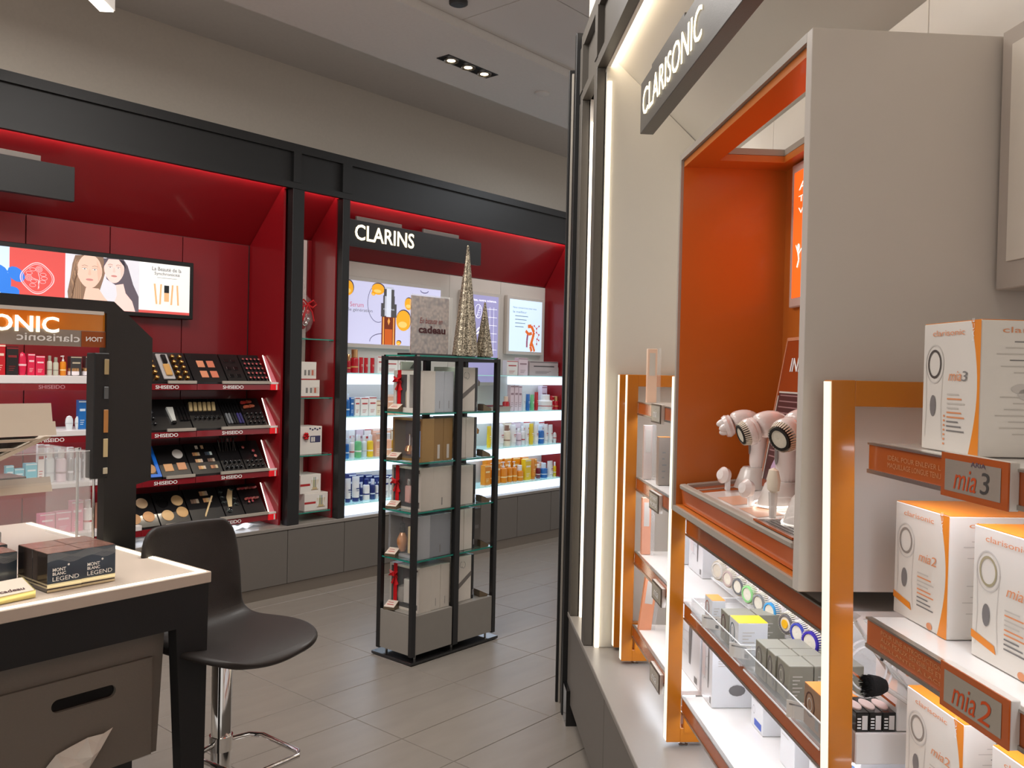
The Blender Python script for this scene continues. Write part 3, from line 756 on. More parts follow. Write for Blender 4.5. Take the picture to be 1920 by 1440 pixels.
for k in range(7):
    o = MB().tube([(0, 0, 0), (.01 * (k % 3 - 1), .02, .085 + .01 * (k % 2))], .005, GLBLK, 6).lathe([(.006, .085), (.012, .10), (.002, .115)], mat('brush_hair', (36, 30, 30), .8), 8).build('makeup_brush', t); o.location = (-.05 + .018 * k, .10, .13)
for k in range(8): stick(t, -.05 + k % 4 * .033, .03 + k // 4 * .04, .011, .022, GLBLK, GLBLK, 'gloss_cap')
t, w_ = tray(3.13, 3.283, 2, 'tester tray of dark lip products with three rosy tips, third row right')
for k, (a_, b_) in enumerate(((-.055, .165), (.010, .135), (.012, .095))): stick(t, a_, b_, .013, .022, GLBLK, GB[k], 'lipstick_end')
for k in range(8): stick(t, -.05 + k % 4 * .033, .03 + k // 4 * .035, .010, .018, GLBLK, GLBLK, 'gloss_cap')
# row 4
t, w_ = tray(2.36, 2.555, 3, 'tester tray with four round powders, lowest row left')
for a_, b_, k in ((-.060, .155, 0), (.030, .160, 4), (-.040, .060, 1), (.045, .066, 2)): pan(t, a_, b_, .035, .03, FND[k], False)
t, w_ = tray(2.56, 2.755, 3, 'tester tray with three round powders and an open dark ring, lowest row')
for a_, b_, k in ((.050, .155, 5), (-.038, .060, 5), (.058, .072, 6)): pan(t, a_, b_, .037, .03, FND[k], False)
ontray(MB().lathe([(.036, 0), (.036, .006), (.032, .006), (.032, .001), (0, .001)], GLBLK, 24).build('empty_ring', t), -.045, .15)
t, w_ = tray(2.76, 2.985, 3, 'tester tray with eyeshadows and a beige spatula across it, lowest row')
for k, (a_, b_) in enumerate(((.02, .185), (-.055, .135), (.03, .135))): palette(t, a_, b_, PAL[3 + k], .018, .015)
o = MB().rbox(-.006, .006, -.075, .075, 0, .006, mat('beige_spatula', (226, 196, 146), .4), .002).build('spatula', t); ontray(o, .02, .085, .01); o.rotation_euler = (ANG, -.1, -1.05)
t, w_ = tray(2.99, 3.125, 3, 'tester tray of round mirrored cream pots, lowest row')
for a_, b_ in ((-.045, .19), (-.045, .15), (-.045, .11), (-.03, .045), (.035, .20), (.035, .13), (.035, .09)): stick(t, a_, b_, .017, .014, mat('mirror_pot', (130, 140, 136), .12, metal=.9), GLBLK, 'cream_pot')
o = MB().prism([(-.03, -.07), (-.005, -.07), (.02, .0), (.045, .06), (.012, .06), (-.02, 0)], 'z', 0, .003, mat('glossy_beige_card', (222, 196, 150), .3)).build('reflective_card', t); ontray(o, .0, .14)
t, w_ = tray(3.13, 3.283, 3, 'tester tray with two fans of rosy lipsticks, lowest row right')
for k in range(5):
    for (a0, b0) in ((-.062 + .028 * k, .19), (-.035 + .024 * k, .11)):
        if b0 < .15 and k > 3: continue
        o = MB().lathe([(.008, -.018), (.009, .01), (.007, .018), (0, .022)], GB[k], 10, ax='x').build('lipstick', t); ontray(o, a0, b0, .01); o.rotation_euler = (ANG, 0, .5)
for k, (a_, b_) in enumerate(((-.03, .085), (-.002, .088))): stick(t, a_, b_, .010, .016, GLBLK, GB[k], 'lipstick_end')
# crumpled clear sheet under the lowest shelf
t = thing('folded_clear_sheet', 'folded clear plastic sheet on the grey ledge below the testers', 'plastic sheet', LW, (3.12, 4.88, .4555))
MB().add([(-.09, 0, 0), (-.03, 0, .012), (0, 0, .0), (.05, 0, .02), (.12, 0, .0), (-.06, .12, 0), (-.02, .12, .01), (.01, .12, 0), (.06, .12, .018), (.13, .12, 0)], [(k, k + 1, k + 6, k + 5) for k in range(4)], ACRE).build('sheet', t)

# ================================================================== NARROW GIFT BAY
for k, zs in enumerate((1.690, 1.292, .902, .517)):
    t = thing('glass_shelf', '%s glass shelf of the narrow red bay' % ['topmost', 'second', 'third', 'bottom'][k], 'glass shelf', LW, (0, 4.85, zs - .008))
    MB().box(3.463, 3.755, 0, .275, 0, .008, GLASS).build('glass_pane', t); MB().box(3.463, 3.755, -.0015, 0, 0, .008, GLASSE).build('green_front_edge', t)
    MB().lathe([(.006, 0), (.006, .012), (0, .013)], CHROME, 8, (3.752, .03, -.006)).build('shelf_pin', t)
def gift_carton(x0, x1, z0, h, label, art, y=4.90, d=.16):
    t = thing('gift_carton', label, 'box', LW, ((x0 + x1) / 2, y, z0), 0, 'boxed gifts in the narrow red bay'); w_ = (x1 - x0) / 2
    MB().rbox(-w_, w_, 0, d, 0, h, WHITE, .0015).build('carton_body', t); art(t, w_, h); return t
def art1(t, w_, h):
    m = MB(); m.rect(-w_, w_, 0, h * .06, REDINK, -.0006)
    for q in range(3): m.rect(w_ * (-.5 + .45 * q), w_ * (-.5 + .45 * q) + .016, h * .25, h * .55, GREYINK if q < 2 else mat('brick_ink', (196, 110, 90), .5), -.0008)
    m.rect(w_ * .2, w_ * .9, h * .22, h * .6, mat('pale_taupe_print', (214, 206, 198), .5), -.0004); m.build('printed_front', t)
gift_carton(3.53, 3.683, 1.292, .118, 'white gift box with red base line, under another on the second glass shelf', art1)
gift_carton(3.52, 3.653, 1.411, .122, 'smaller white gift box stacked on top on the second glass shelf', art1)
def art2(t, w_, h):
    m = MB(); nv = mat('navy_print', (62, 62, 96), .5)
    for q in range(5): m.ell(-w_ * .1 + q * w_ * .22, h * (.92 - .04 * (q % 2)), .008, .006, nv, -.0006, 10)
    m.rect(-w_ * .1, w_ * .85, h * .42, h * .66, nv, -.0005); m.rect(-w_ * .0, w_ * .15, h * .45, h * .62, WHITE, -.0008); m.rect(w_ * .2, w_ * .34, h * .45, h * .62, WHITE, -.0008); m.build('printed_front', t)
    b = MB()
    for q in range(6): b.lathe([(0, -.012), (.012, 0), (0, .012)], MATRED, 8, (-w_ * .55 + .014 * cos(q * 1.05), -.012, h * .66 + .018 * sin(q * 1.05)))
    b.build('red_bow', t)
gift_carton(3.53, 3.710, .902, .190, 'tall white gift box with red bow and navy print on the third glass shelf', art2)
def art3(t, w_, h):
    m = MB(); bk = mat('basket_print', (206, 184, 140), .5)
    m.poly([(w_ * .05, h * .70), (w_ * .75, h * .70), (w_ * .6, h * .16), (w_ * .2, h * .16)], bk, -.0006)
    for q in range(4): m.rect(w_ * (.12 + .15 * q), w_ * (.20 + .15 * q), h * .3, h * .85, [WHINK, mat('sage_ink', (150, 170, 140), .5), mat('grey_blue_ink', (130, 150, 160), .5), WHINK][q], -.0009)
    m.rect(-w_, w_ * -.05, h * .40, h * .52, REDINK, -.0006); m.rect(w_ * .05, w_ * .75, h * .16, h * .2, mat('basket_shadow', (150, 124, 90), .5), -.001); m.build('printed_front', t)
gift_carton(3.56, 3.755, .517, .118, 'white gift box with basket print, lower of two on the bottom glass shelf', art3, y=4.88)
gift_carton(3.53, 3.700, .636, .128, 'white gift box with basket print, upper of two on the bottom glass shelf', art3, y=4.89)
t = thing('apothecary_jar', 'glass apothecary jar filled with red baubles on the topmost glass shelf', 'jar', LW, (3.566, 4.96, 1.690))
JG = mat('jar_glass', (240, 238, 236), .04, alpha=.09, coat=.6, var=0)
MB().lathe([(.045, 0), (.046, .006), (.018, .02), (.022, .035), (.062, .07), (.078, .12), (.074, .17), (.052, .22), (.046, .26)], JG, 24).build('jar_bowl', t)
MB().lathe([(.062, .26), (.064, .266), (.035, .295), (.014, .315), (.012, .33), (.024, .35), (.012, .375), (.010, .385), (.015, .395), (.006, .41), (0, .414)], JG, 24).build('jar_lid', t)
for k in range(16):
    a_ = k * 2.4; rr = .042 if k % 3 else .01; zz = .085 + .010 * k
    o = MB().lathe([(.020 * sin(pi * q / 8), -.020 * cos(pi * q / 8)) for q in range(9)], [MATRED, mat('red_bauble', (206, 20, 30), .12, coat=.8), mat('silver_bauble', (220, 214, 212), .1, metal=.9)][k % 3], 12).build('bauble', t); o.location = (rr * cos(a_), rr * sin(a_), zz)
m = MB()
for s_ in (-1, 1):
    m.tube([(0, -.066, .235), (s_ * .04, -.075, .262), (s_ * .07, -.07, .235), (s_ * .04, -.07, .212), (0, -.066, .232)], .006, MATRED, 6)
    m.tube([(0, -.066, .232), (s_ * .03, -.078, .18), (s_ * .045, -.08, .12)], .005, MATRED, 6)
m.build('red_ribbon_bow', t)

# ================================================================== SKINCARE BAY: lit shelves and posters
SEG = {0: [(3.85, 4.72), (5.872, 6.39)], 1: [(3.85, 5.869), (5.872, 6.39)], 2: [(3.85, 5.869), (5.872, 6.39)], 3: [(3.85, 5.869), (5.872, 6.39)]}
for k, (zt, hb) in enumerate(((1.463, .072), (1.155, .086), (.85, .086), (.535, .070))):
    t = thing('lit_shelf', '%s glowing white shelf of the skincare bay' % ['topmost', 'second', 'third', 'bottom'][k], 'lit shelf', LW, (0, 4.85, zt))
    for a_, b_ in SEG[k]: MB().rbox(a_, b_, 0, .24, -.009 - hb, -.009, LEDC, .002).build('light_box', t)
    MB().box(3.85, 6.39, -.004, .24, -.007, 0, GLASS).build('glass_top', t); MB().box(3.85, 6.39, -.0055, -.004, -.007, 0, mat('cyan_glass_edge', (170, 226, 226), .1, es=.25)).build('glass_edge', t)
def poster(name, x0, x1, z0, z1, label, bg, fw=.03, y=5.055):
    t = thing(name, label, 'lightbox', LW, (0, y, 0)); MB().rbox(x0 - fw, x1 + fw, 0, .037, z0 - fw, z1 + fw, CREAMW, .003).build('frame', t)
    MB().rect(x0, x1, z0, z1, bg, -.0012).build('backlit_sheet', t); return t
LAV = E('lavender_white', (196, 196, 226), .72)
t = poster('poster_lightbox', 3.90, 4.981, 1.680, 2.143, 'wide backlit poster of an amber serum bottle with gold drops', LAV)
text('Serum', 4.055, 1.950, .128, .034, E('rose_type', (196, 110, 120), .6), t, y=-.002)
text('nouvelle génération', 3.925, 1.910, .345, .030, E('grey_type', (120, 120, 122), .5), t, y=-.002)
m = MB(); AM, AMD, AML = E('amber_liquid', (206, 96, 36)), E('amber_dark', (120, 50, 26)), E('amber_light', (244, 168, 84)); GD, GDK = E('gold_drop', (250, 178, 44)), E('drop_shadow', (70, 62, 84), .5)
for cx, cz, rx, rz in ((4.32, 2.098, .062, .045), (4.275, 2.062, .02, .016), (4.633, 2.008, .042, .048), (4.582, 1.875, .075, .082), (4.038, 2.085, .045, .062), (4.535, 1.70, .024, .024)):
    rz2 = min(rz, 2.141 - cz, cz - 1.683) if cz + rz > 2.141 or cz - rz < 1.683 else rz
    m.ell(cx + .004, cz + .004, rx * 1.06, rz2 * 1.0, GDK, -.0018); m.ell(cx, cz - .002, rx, rz2 * .97, GD, -.0021); m.ell(cx - rx * .1, cz - rz2 * .4, rx * .6, rz2 * .3, E('gold_light', (255, 214, 120)), -.0023)
m.ring(4.325, 1.99, .105, .145, .004, GDK, -.0018, 24, pi * .55, pi * 1.6); m.ring(4.37, 1.70, .125, .065, .005, GDK, -.0018, 16, pi * .5, pi); m.ring(4.80, 2.125, .045, .022, .006, GDK, -.0018, 16, pi, 2 * pi)
m.rect(4.36, 4.50, 1.681, 1.895, AMD, -.0025); m.rect(4.372, 4.385, 1.681, 1.89, AML, -.0027); m.rect(4.475, 4.488, 1.681, 1.89, AML, -.0027); m.rect(4.392, 4.468, 1.681, 1.80, AM, -.0027)
m.poly([(4.43, 1.83), (4.445, 1.86), (4.432, 1.89), (4.418, 1.86)], AML, -.0029)
SV, SVD = E('silver', (196, 200, 214)), E('gunmetal', (78, 76, 78), .6)
m.rect(4.352, 4.508, 1.893, 1.995, SVD, -.0026); m.rect(4.372, 4.488, 1.995, 2.055, SVD, -.0026); m.rect(4.378, 4.482, 2.055, 2.105, SVD, -.0026); m.rect(4.405, 4.452, 1.893, 2.118, E('silver_light', (226, 232, 248)), -.0029); m.rect(4.388, 4.405, 1.90, 2.05, SV, -.0028)
m.rect(4.385, 4.475, 2.108, 2.122, SV, -.003); m.build('serum_print', t)
text('CLARINS', 4.375, 1.945, .11, .012, E('silver_light', (226, 232, 248)), t, y=-.0031)
t = poster('poster_lightbox', 5.26, 5.692, 1.40, 2.143, 'tall lilac backlit panel with a leaf and white grid lines', E('lilac', (152, 148, 190), .62))
text('plantes, notre science.', 5.31, 2.085, .355, .026, E('white_type', (250, 250, 255), .8), t, y=-.002, bold=.012)
m = MB(); WT = E('white_type', (250, 250, 255), .8)
for q in range(7): m.rect(5.50, 5.675, 2.03 - q * .07, 2.033 - q * .07, WT, -.002)
for q in range(3): m.rect(5.53 + .05 * q, 5.533 + .05 * q, 1.58, 2.05, WT, -.002)
m.ring(5.435, 2.005, .045, .06, .004, WT, -.002); m.line([(5.41, 1.95), (5.455, 2.055)], .004, WT, -.002)
for q in range(4): m.line([(5.42 + .01 * q, 1.97 + .02 * q), (5.45 + .008 * q, 1.975 + .02 * q)], .003, WT, -.002)
m.poly([(5.40, 1.82), (5.43, 1.86), (5.47, 1.88), (5.44, 1.85)], WT, -.002); m.poly([(5.40, 1.80), (5.43, 1.81), (5.49, 1.84), (5.44, 1.835)], WT, -.002); m.build('line_art', t)
t = poster('poster_lightbox', 5.842, 6.301, 1.680, 2.143, 'small pale blue backlit poster with orange root and molecules', E('ice_blue', (200, 220, 240), .78))
text('Nous concentrons pour vous', 5.89, 2.06, .33, .022, E('slate_type', (110, 130, 150), .5), t, y=-.002); text('le meilleur', 5.89, 2.025, .19, .020, E('slate_type', (110, 130, 150), .5), t, y=-.002)
m = MB(); RT, RTD, MO = E('root_orange', (216, 108, 48)), E('root_purple', (150, 90, 110)), E('molecule_red', (180, 60, 60))
for q in range(4): m.rect(5.92, 6.10 - .02 * q, 1.995 - .032 * q, 2.001 - .032 * q, E('slate_type', (110, 130, 150), .5), -.002)
m.line([(6.10, 1.91), (6.15, 1.915), (6.19, 1.86), (6.17, 1.80), (6.14, 1.73), (6.16, 1.685)], .032, RT, -.0022); m.line([(6.07, 1.87), (6.11, 1.84), (6.16, 1.85)], .028, RT, -.0024); m.line([(6.10, 1.84), (6.09, 1.78), (6.09, 1.72)], .022, RTD, -.0023); m.line([(6.16, 1.76), (6.19, 1.71), (6.20, 1.685)], .026, RT, -.0026)
for cx, cz in ((6.19, 1.92), (6.26, 1.92), (6.225, 1.895), (6.225, 1.86), (6.26, 1.84), (6.235, 1.80), (6.26, 1.79), (6.23, 1.755)): m.ell(cx, cz, .009, .009, MO, -.003, 10)
m.line([(6.19, 1.92), (6.225, 1.895), (6.26, 1.92)], .004, MO, -.0028); m.line([(6.225, 1.895), (6.225, 1.86), (6.26, 1.84), (6.235, 1.80), (6.26, 1.79)], .004, MO, -.0028); m.line([(6.235, 1.80), (6.23, 1.74)], .004, MO, -.0028); m.build('botanical_print', t)
# small riser with a red tray on the second lit shelf, and the stacked carton
t = thing('shelf_riser', 'grey riser with dark red tray on the second lit shelf', 'riser', LW, (5.54, 4.88, 1.155))
MB().prism([(-.11, 0), (.13, 0), (.15, .042), (-.11, .042)], 'y', 0, .10, GREIGE).build('riser_body', t); MB().rbox(-.12, .04, -.005, .09, .043, .053, mat('wine_tray', (120, 24, 40), .3), .002).build('red_tray', t)

# ================================================================== GIFT TOWER
TX0, TX1, TY0, TY1 = 3.005, 3.640, 3.205, 3.480
t = thing('gift_tower', 'black framed glass shelf tower with grey base standing on the tiles', 'shelf tower', LW, (TX0, TY0, 0)); tower = t
L, D = TX1 - TX0, TY1 - TY0; pw = .028
for nm, (x, y) in {'a': (0, 0), 'b': (L - pw, 0), 'c': (0, D - pw), 'd': (L - pw, D - pw)}.items():
    MB().rbox(x, x + pw, y, y + pw, .038, 1.566, BLACK, .002).build('upright', t)
for y in (0, D - pw): MB().rbox(.298, .336, y, y + pw, .038, 1.566, BLACK, .002).build('upright', t)
for y in (0, D - .02): MB().box(pw, L - pw, y + .002, y + .02, 1.545, 1.562, BLACK).build('top_rail', t)
for x in (0, L - .02): MB().box(x + .002, x + .02, pw, D - pw, 1.545, 1.562, BLACK).build('top_rail', t)
PANG = mat('grey_tower_panel', (138, 132, 124), .4, scale=15)
for a_, b_ in ((pw, .293), (.337, L - pw)): MB().rbox(a_, b_, .004, D - .004, .045, .245, PANG, .0015).build('base_block', t)
for x in (.004, L - .010): MB().box(x, x + .006, pw, D - pw, .045, .245, PANG).build('end_panel', t)
MB().rbox(-.012, L + .012, -.012, D + .02, .004, .018, GLBLK, .002).build('base_plate', t)
for x, y in ((.05, .03), (L - .05, .03), (.05, D - .03), (L - .05, D - .03), (.315, .03)): MB().lathe([(.006, .018), (.006, .045)], STEEL, 8, (x, y, 0)).build('foot', t)
for x, y in ((.06, .05), (L - .06, .05), (.06, D - .05), (L - .06, D - .05)): MB().lathe([(.014, 0), (.014, .004)], GLBLK, 10, (x, y, 0)).build('glide', t)
TZ = [1.277, 1.024, .771, .523]
for z in TZ + [1.572]:
    g = MB().box(pw * .3, L - pw * .3, .012, D - .012, z - .008, z, GLASS).build('glass_pane', t)
    MB().box(pw, L - pw, .010, .012, z - .008, z, GLASSE).box(.008, .0101, pw, D - pw, z - .008, z, GLASSE).box(L - .0101, L - .008, pw, D - pw, z - .008, z, GLASSE).build('green_edge', g)
LEVN = ['top', 'second', 'third', 'fourth', 'bottom']; TZB = [1.277, 1.024, .771, .523, .2455]
# window boxes: the window faces the tower's left end (-x)
BX = {0: ((222, 214, 204), 'white'), 1: ((168, 132, 82), 'gold'), 2: ((204, 194, 182), 'cream'), 3: ((176, 176, 178), 'silver'), 4: ((214, 206, 194), 'cream')}
def bow(t, y, z, x):
    m = MB()
    for s_ in (-1, 1):
        m.add([(x, y, z - .01), (x - .012, y + s_ * .035, z + .022), (x - .016, y + s_ * .04, z - .012), (x - .004, y + s_ * .004, z + .01), (x - .02, y + s_ * .02, z + .004)], [(0, 1, 4), (0, 4, 2), (3, 4, 1), (3, 2, 4), (0, 2, 3), (0, 3, 1)], MATRED)
        m.add([(x - .002, y, z), (x - .008, y + s_ * .012, z - .055), (x - .004, y + s_ * .030, z - .05)], [(0, 1, 2)], MATRED)
    m.rbox(x - .02, x - .002, y - .009, y + .009, z - .010, z + .012, MATRED, .003); return m.build('red_bow', t)
def content(t, k, d, h, th):   # what is seen through the window, in the box's own frame (window at x = 0)
    y0, y1 = d * .30, d * .68
    if k == 3:
        MB().lathe([(.0, .02), (.016, .022), (.030, .06), (.030, .085), (.016, .115), (.012, .12)], mat('rose_gold_juice', (196, 132, 84), .1, coat=.8, metal=.2), 18, (.03, d * .66, .0)).build('perfume_bottle', t)
        MB().lathe([(.012, .12), (.016, .135), (.010, .155), (.014, .165), (0, .175)], GLBLK, 12, (.03, d * .66, 0)).build('bottle_cap', t)
        MB().rbox(.015, .045, d * .08, d * .42, .02, h * .72, mat('champagne_carton', (214, 190, 146), .4)).build('inner_carton', t)
    elif k == 1:
        MB().lathe([(.0, .03), (.018, .032), (.030, .05), (.018, .075), (.006, .08)], mat('bronze_juice', (190, 120, 60), .08, metal=.6, coat=.8), 16, (.03, d * .55, 0)).lathe([(.006, .08), (.004, .13), (.008, .135), (0, .14)], CHROME, 10, (.03, d * .55, 0)).build('perfume_bottle', t)
        MB().rbox(.02, .045, d * .08, d * .28, .02, h * .7, mat('blue_striped_carton', (96, 120, 168), .4)).build('inner_carton', t); MB().box(.02, .04, d * .33, d * .43, .02, .12, WHITEG).build('sample_tube', t)
    elif k == 0:
        MB().lathe([(.012, .02), (.018, .03), (.018, .10), (.008, .12), (.010, .16)], mat('clear_juice', (178, 160, 130), .1, coat=.8), 12, (.03, d * .62, 0)).build('perfume_bottle', t); MB().lathe([(.02, .02), (.024, .05), (.008, .07)], mat('violet_juice', (90, 60, 90), .1, coat=.8), 12, (.03, d * .25, 0)).build('small_flacon', t)
        MB().box(.015, .02, d * .2, d * .34, h * .72, h * .85, GREYINK).build('seal', t)
    elif k == 2:
        MB().rbox(.012, .035, d * .42, d * .62, .03, .12, mat('pink_glass_bottle', (208, 150, 140), .1, coat=.8), .006).lathe([(.010, .12), (.014, .13), (.012, .155), (0, .16)], CHROME, 10, (.025, d * .52, 0)).build('perfume_bottle', t)
        MB().prism([(d * .08, h * .18), (d * .28, h * .18), (d * .33, h * .84), (d * .10, h * .84)], 'x', .02, .03, CREAMW).build('lotion_tube', t)
    else:
        MB().lathe([(.0, .03), (.028, .03), (.034, .07), (.028, .11), (.0, .12)], mat('smoky_glass', (150, 142, 134), .1, coat=.8), 14, (.04, d * .72, 0)).build('perfume_bottle', t)
        MB().rbox(.02, .05, d * .40, d * .62, .03, .155, CREAMW).build('lotion_tube', t); MB().prism([(d * .08, h * .14), (d * .26, h * .14), (d * .31, h * .88), (d * .10, h * .88)], 'x', .02, .035, CREAMW).build('lotion_tube', t)
for k in range(5):
    z, (c, cn) = TZB[k], BX[k]; h = [.215, .222, .222, .222, .225][k]; d = .225; bm_ = mat('gift_card_' + cn, c, .45 if cn != 'gold' else .32, metal=.3 if cn in ('gold', 'silver') else 0)
    if k == 4: h = .232
    x0 = 3.075 if k != 3 else 3.06; th = .085; dk = mat('window_dark', [(70, 22, 26), (96, 70, 44), (40, 36, 38), (150, 148, 146), (52, 48, 42)][k], .4)
    t = thing('window_gift_box', '%s gift box with perfume set behind its window, %s level of the tower' % (cn, LEVN[k]), 'gift box', LW, (x0, 3.232, z), 0, 'gift boxes with a window in the tower')
    f = .012 if k != 0 else .022
    b = MB(); b.box(0, th, 0, f, 0, h, bm_); b.box(0, th, d - f, d, 0, h, bm_); b.box(0, th, f, d - f, 0, f, bm_); b.box(0, th, f, d - f, h - f, h, bm_); b.box(th - .004, th, f, d - f, f, h - f, dk)
    if k == 0: b.box(0, th * .6, d * .5 - .010, d * .5 + .010, f, h - f, bm_)
    b.build('box_body', t)
    MB().box(.002, .003, f, d - f, f, h - f, mat('window_film', (240, 240, 240), .05, alpha=.05, var=0)).build('window_film', t)
    lc = mat('window_lining_%d' % k, [(92, 34, 34), (142, 112, 66), (44, 40, 42), (156, 154, 152), (56, 50, 44)][k], .4, metal=[0, .4, 0, .3, 0][k]); MB().box(.004, th - .005, f, f + .001, f, h - f, lc).box(.004, th - .005, d - f - .001, d - f, f, h - f, lc).box(.004, th - .005, f, d - f, f, f + .001, lc).box(.004, th - .005, f, d - f, h - f - .001, h - f, lc).build('box_lining', t)
    content(t, k, d, h, th)
    if k in (0, 2, 4):
        MB().box(-.0015, 0, d * .74, d * .86, 0, h, MATRED).box(0, th, d * .74, d * .86, h, h + .0015, MATRED).build('red_ribbon', t); bow(t, d * .80, h * (.76 if k != 2 else .62), -.002)
    n = {0: 2, 1: 2, 2: 1, 3: 1, 4: 2}[k]; c2 = {0: (188, 192, 198), 1: (150, 116, 70), 2: (206, 196, 184), 3: (140, 142, 146), 4: (214, 206, 194)}[k]; cn2 = {0: 'silver grey', 1: 'gold brown', 2: 'cream', 3: 'dark silver', 4: 'cream'}[k]
    rest = 3.297 - (x0 + th); tw = rest / n
    for q in range(n):
        t = thing('gift_box', '%s gift box %s the window box, %s tower level' % (cn2, ['right behind', 'second behind'][q], LEVN[k]), 'gift box', LW, (x0 + th + .001 + tw * q, 3.232, z), 0, 'closed gift boxes in the tower')
        MB().rbox(0, tw - .002, 0, d, 0, h - .001 * q, mat('gift_card2_' + cn2.replace(' ', '_'), c2, .45), .0015).build('box_body', t)
        if k in (1,): MB().rect(tw * .35, tw * .6, .012, .085, CREAMW, -.0006).build('barcode_label', t)
        else: MB().rect(tw * .45, tw * .5, .02, .06, GREYINK, -.0006).build('printed_line', t)
    # right half: white boxes seen edge on, dark backs, holders
    hw = [.25, .232, .225, .235, .262][k]; wn = {0: 1, 1: 2, 2: 1, 3: 2, 4: 1}[k]; xx = 3.350; wt = .135 / wn * (1 if k not in (1,) else 1)
    if k == 4: hw = .255
    for q in range(wn):
        t = thing('perfume_carton', 'white perfume gift carton%s, right half of the %s tower level' % ([', nearest the middle post', ', outer one'][q] if wn == 2 else ' with soft sheen', LEVN[k]), 'gift box', LW, (xx + wt * q, 3.25, z), 0, 'white cartons in the right half of the tower')
        MB().rbox(0, wt - .002, 0, .19, 0, hw - .012, mat('ivory_card', (224, 214, 202), .45), .0015).build('carton_body', t)
        if k in (0, 4):
            lg = MB(); lg.ring(wt * .40, hw * .78, .012, .016, .0016, INK, -.0008, 20, pi * .4, pi * 1.7); lg.ring(wt * .52, hw * .77, .014, .018, .0016, INK, -.0008, 20, -pi * .9, pi * .5); lg.build('monogram', t)
            MB().poly([(0, hw * .18), (0, hw * .30), (wt - .002, hw * .62), (wt - .002, hw * .52)], TAUPER, -.001).build('grey_ribbon', t)
    t = thing('perfume_carton', 'black backed gift carton at the right of the %s tower level' % LEVN[k], 'gift box', LW, (3.487, 3.25, z), 0, 'black cartons in the right half of the tower')
    MB().rbox(0, .016, 0, .19, 0, hw - .012, GLBLK, .001).build('carton_body', t); MB().rect(.004, .012, .02, .05, GREYINK, -.0006).build('printed_label', t)
    if k in (1, 0): MB().poly([(.016, hw * .55), (.016, hw * .70), (.034, hw * .64), (.030, hw * .55)], TAUPER if k == 0 else BRONZE, -.001).build('ribbon_end', t)
    if k == 3:
        t = thing('perfume_carton', 'grey carton behind the black one on the fourth tower level', 'gift box', LW, (3.506, 3.27, z)); MB().rbox(0, .07, 0, .15, 0, .21, CABG).build('carton_body', t); MB().rect(.02, .05, .1, .12, GREYINK, -.0006).build('printed_label', t)
    for side, (hx, hr) in enumerate(((3.042, -1.25), (3.575, 1.28))):
        t = thing('price_holder', 'small tilted silver price block at the %s end of the %s tower level' % (['left', 'right'][side], LEVN[k]), 'price holder', LW, (hx, 3.405 if side == 0 else 3.262, z + .0005), hr, 'price blocks in the tower')
        MB().prism([(-.026, 0), (.026, 0), (.026, .036), (-.026, .012)], 'x', -.032, .032, mat('bronze_grey_block', (120, 104, 84), .25, metal=.6)).build('block', t)
        MB().add([(-.030, -.0265, .0145), (.030, -.0265, .0145), (.030, .025, .0385), (-.030, .025, .0385)], [(0, 1, 2, 3)], mat('silver_card', (206, 190, 176), .3)).build('price_card', t)
        MB().add([(-.02, -.010, .0232), (.018, -.010, .0232), (.018, -.006, .0252), (-.02, -.006, .0252), (-.02, .006, .0306), (.01, .006, .0306), (.01, .009, .032), (-.02, .009, .032)], [(0, 1, 2, 3), (4, 5, 6, 7)], REDINK).build('printed_price', t)
t = thing('perfume_carton', 'flat white carton with grey ribbon seen behind on the top tower level', 'gift box', LW, (3.11, 3.40, 1.277)); 
MB().rbox(.02, .17, .062, .074, .0, .262, mat('ivory_card', (224, 214, 202), .45)).build('carton_body', t); MB().poly([(.08, .225), (.105, .225), (.14, .262), (.115, .262)], TAUPER, .0605).build('grey_ribbon', t)
# top: card and glitter cones
t = thing('countertop_card_sign', 'brown glitter card sign reading cadeau on top of the tower', 'sign', LW, (3.10, 3.33, 1.5725), radians(-1))
CARD = mat('glitter_brown_print', (164, 132, 112), .5, var=.05, scale=55)
nt = CARD.node_tree; vo = nt.nodes.new('ShaderNodeTexVoronoi'); vo.inputs['Scale'].default_value = 62; vo.feature = 'SMOOTH_F1'; tcc = nt.nodes.new('ShaderNodeTexCoord'); nt.links.new(tcc.outputs['Object'], vo.inputs['Vector'])
cr = nt.nodes.new('ShaderNodeValToRGB'); cr.color_ramp.elements[0].color = (lin(176), lin(148), lin(128), 1); cr.color_ramp.elements[1].color = (lin(104), lin(76), lin(64), 1); cr.color_ramp.elements[0].position = .15; cr.color_ramp.elements[1].position = .75
nt.links.new(vo.outputs['Distance'], cr.inputs['Fac']); nt.links.new(cr.outputs['Color'], nt.nodes['Principled BSDF'].inputs['Base Color'])
MB().rbox(-.04, .36, -.02, .09, 0, .010, GLBLK, .002).build('stand_foot', t)
MB().box(0, .272, .03, .034, .010, .313, CARD).build('printed_card', t)
MB().box(-.002, .294, .024, .027, .010, .322, ACRY).box(-.002, .294, .037, .040, .010, .322, ACRY).box(.276, .294, .027, .037, .010, .322, mat('white_edge_strip', (214, 208, 200), .2, alpha=.75)).build('acrylic_sleeve', t)
text('En beauté en', .055, .170, .165, .030, mat('dark_red_ink', (120, 30, 34), .5), t, y=.0235, shear=.25); text('cadeau', .048, .118, .195, .040, mat('maroon_ink', (66, 18, 24), .5), t, y=.0235, bold=.03)
GLT = bpy.data.materials.new('champagne_glitter'); GLT.use_nodes = True; MATS['champagne_glitter'] = GLT
nt = GLT.node_tree; p = nt.nodes['Principled BSDF']; p.inputs['Metallic'].default_value = .75; p.inputs['Roughness'].default_value = .32
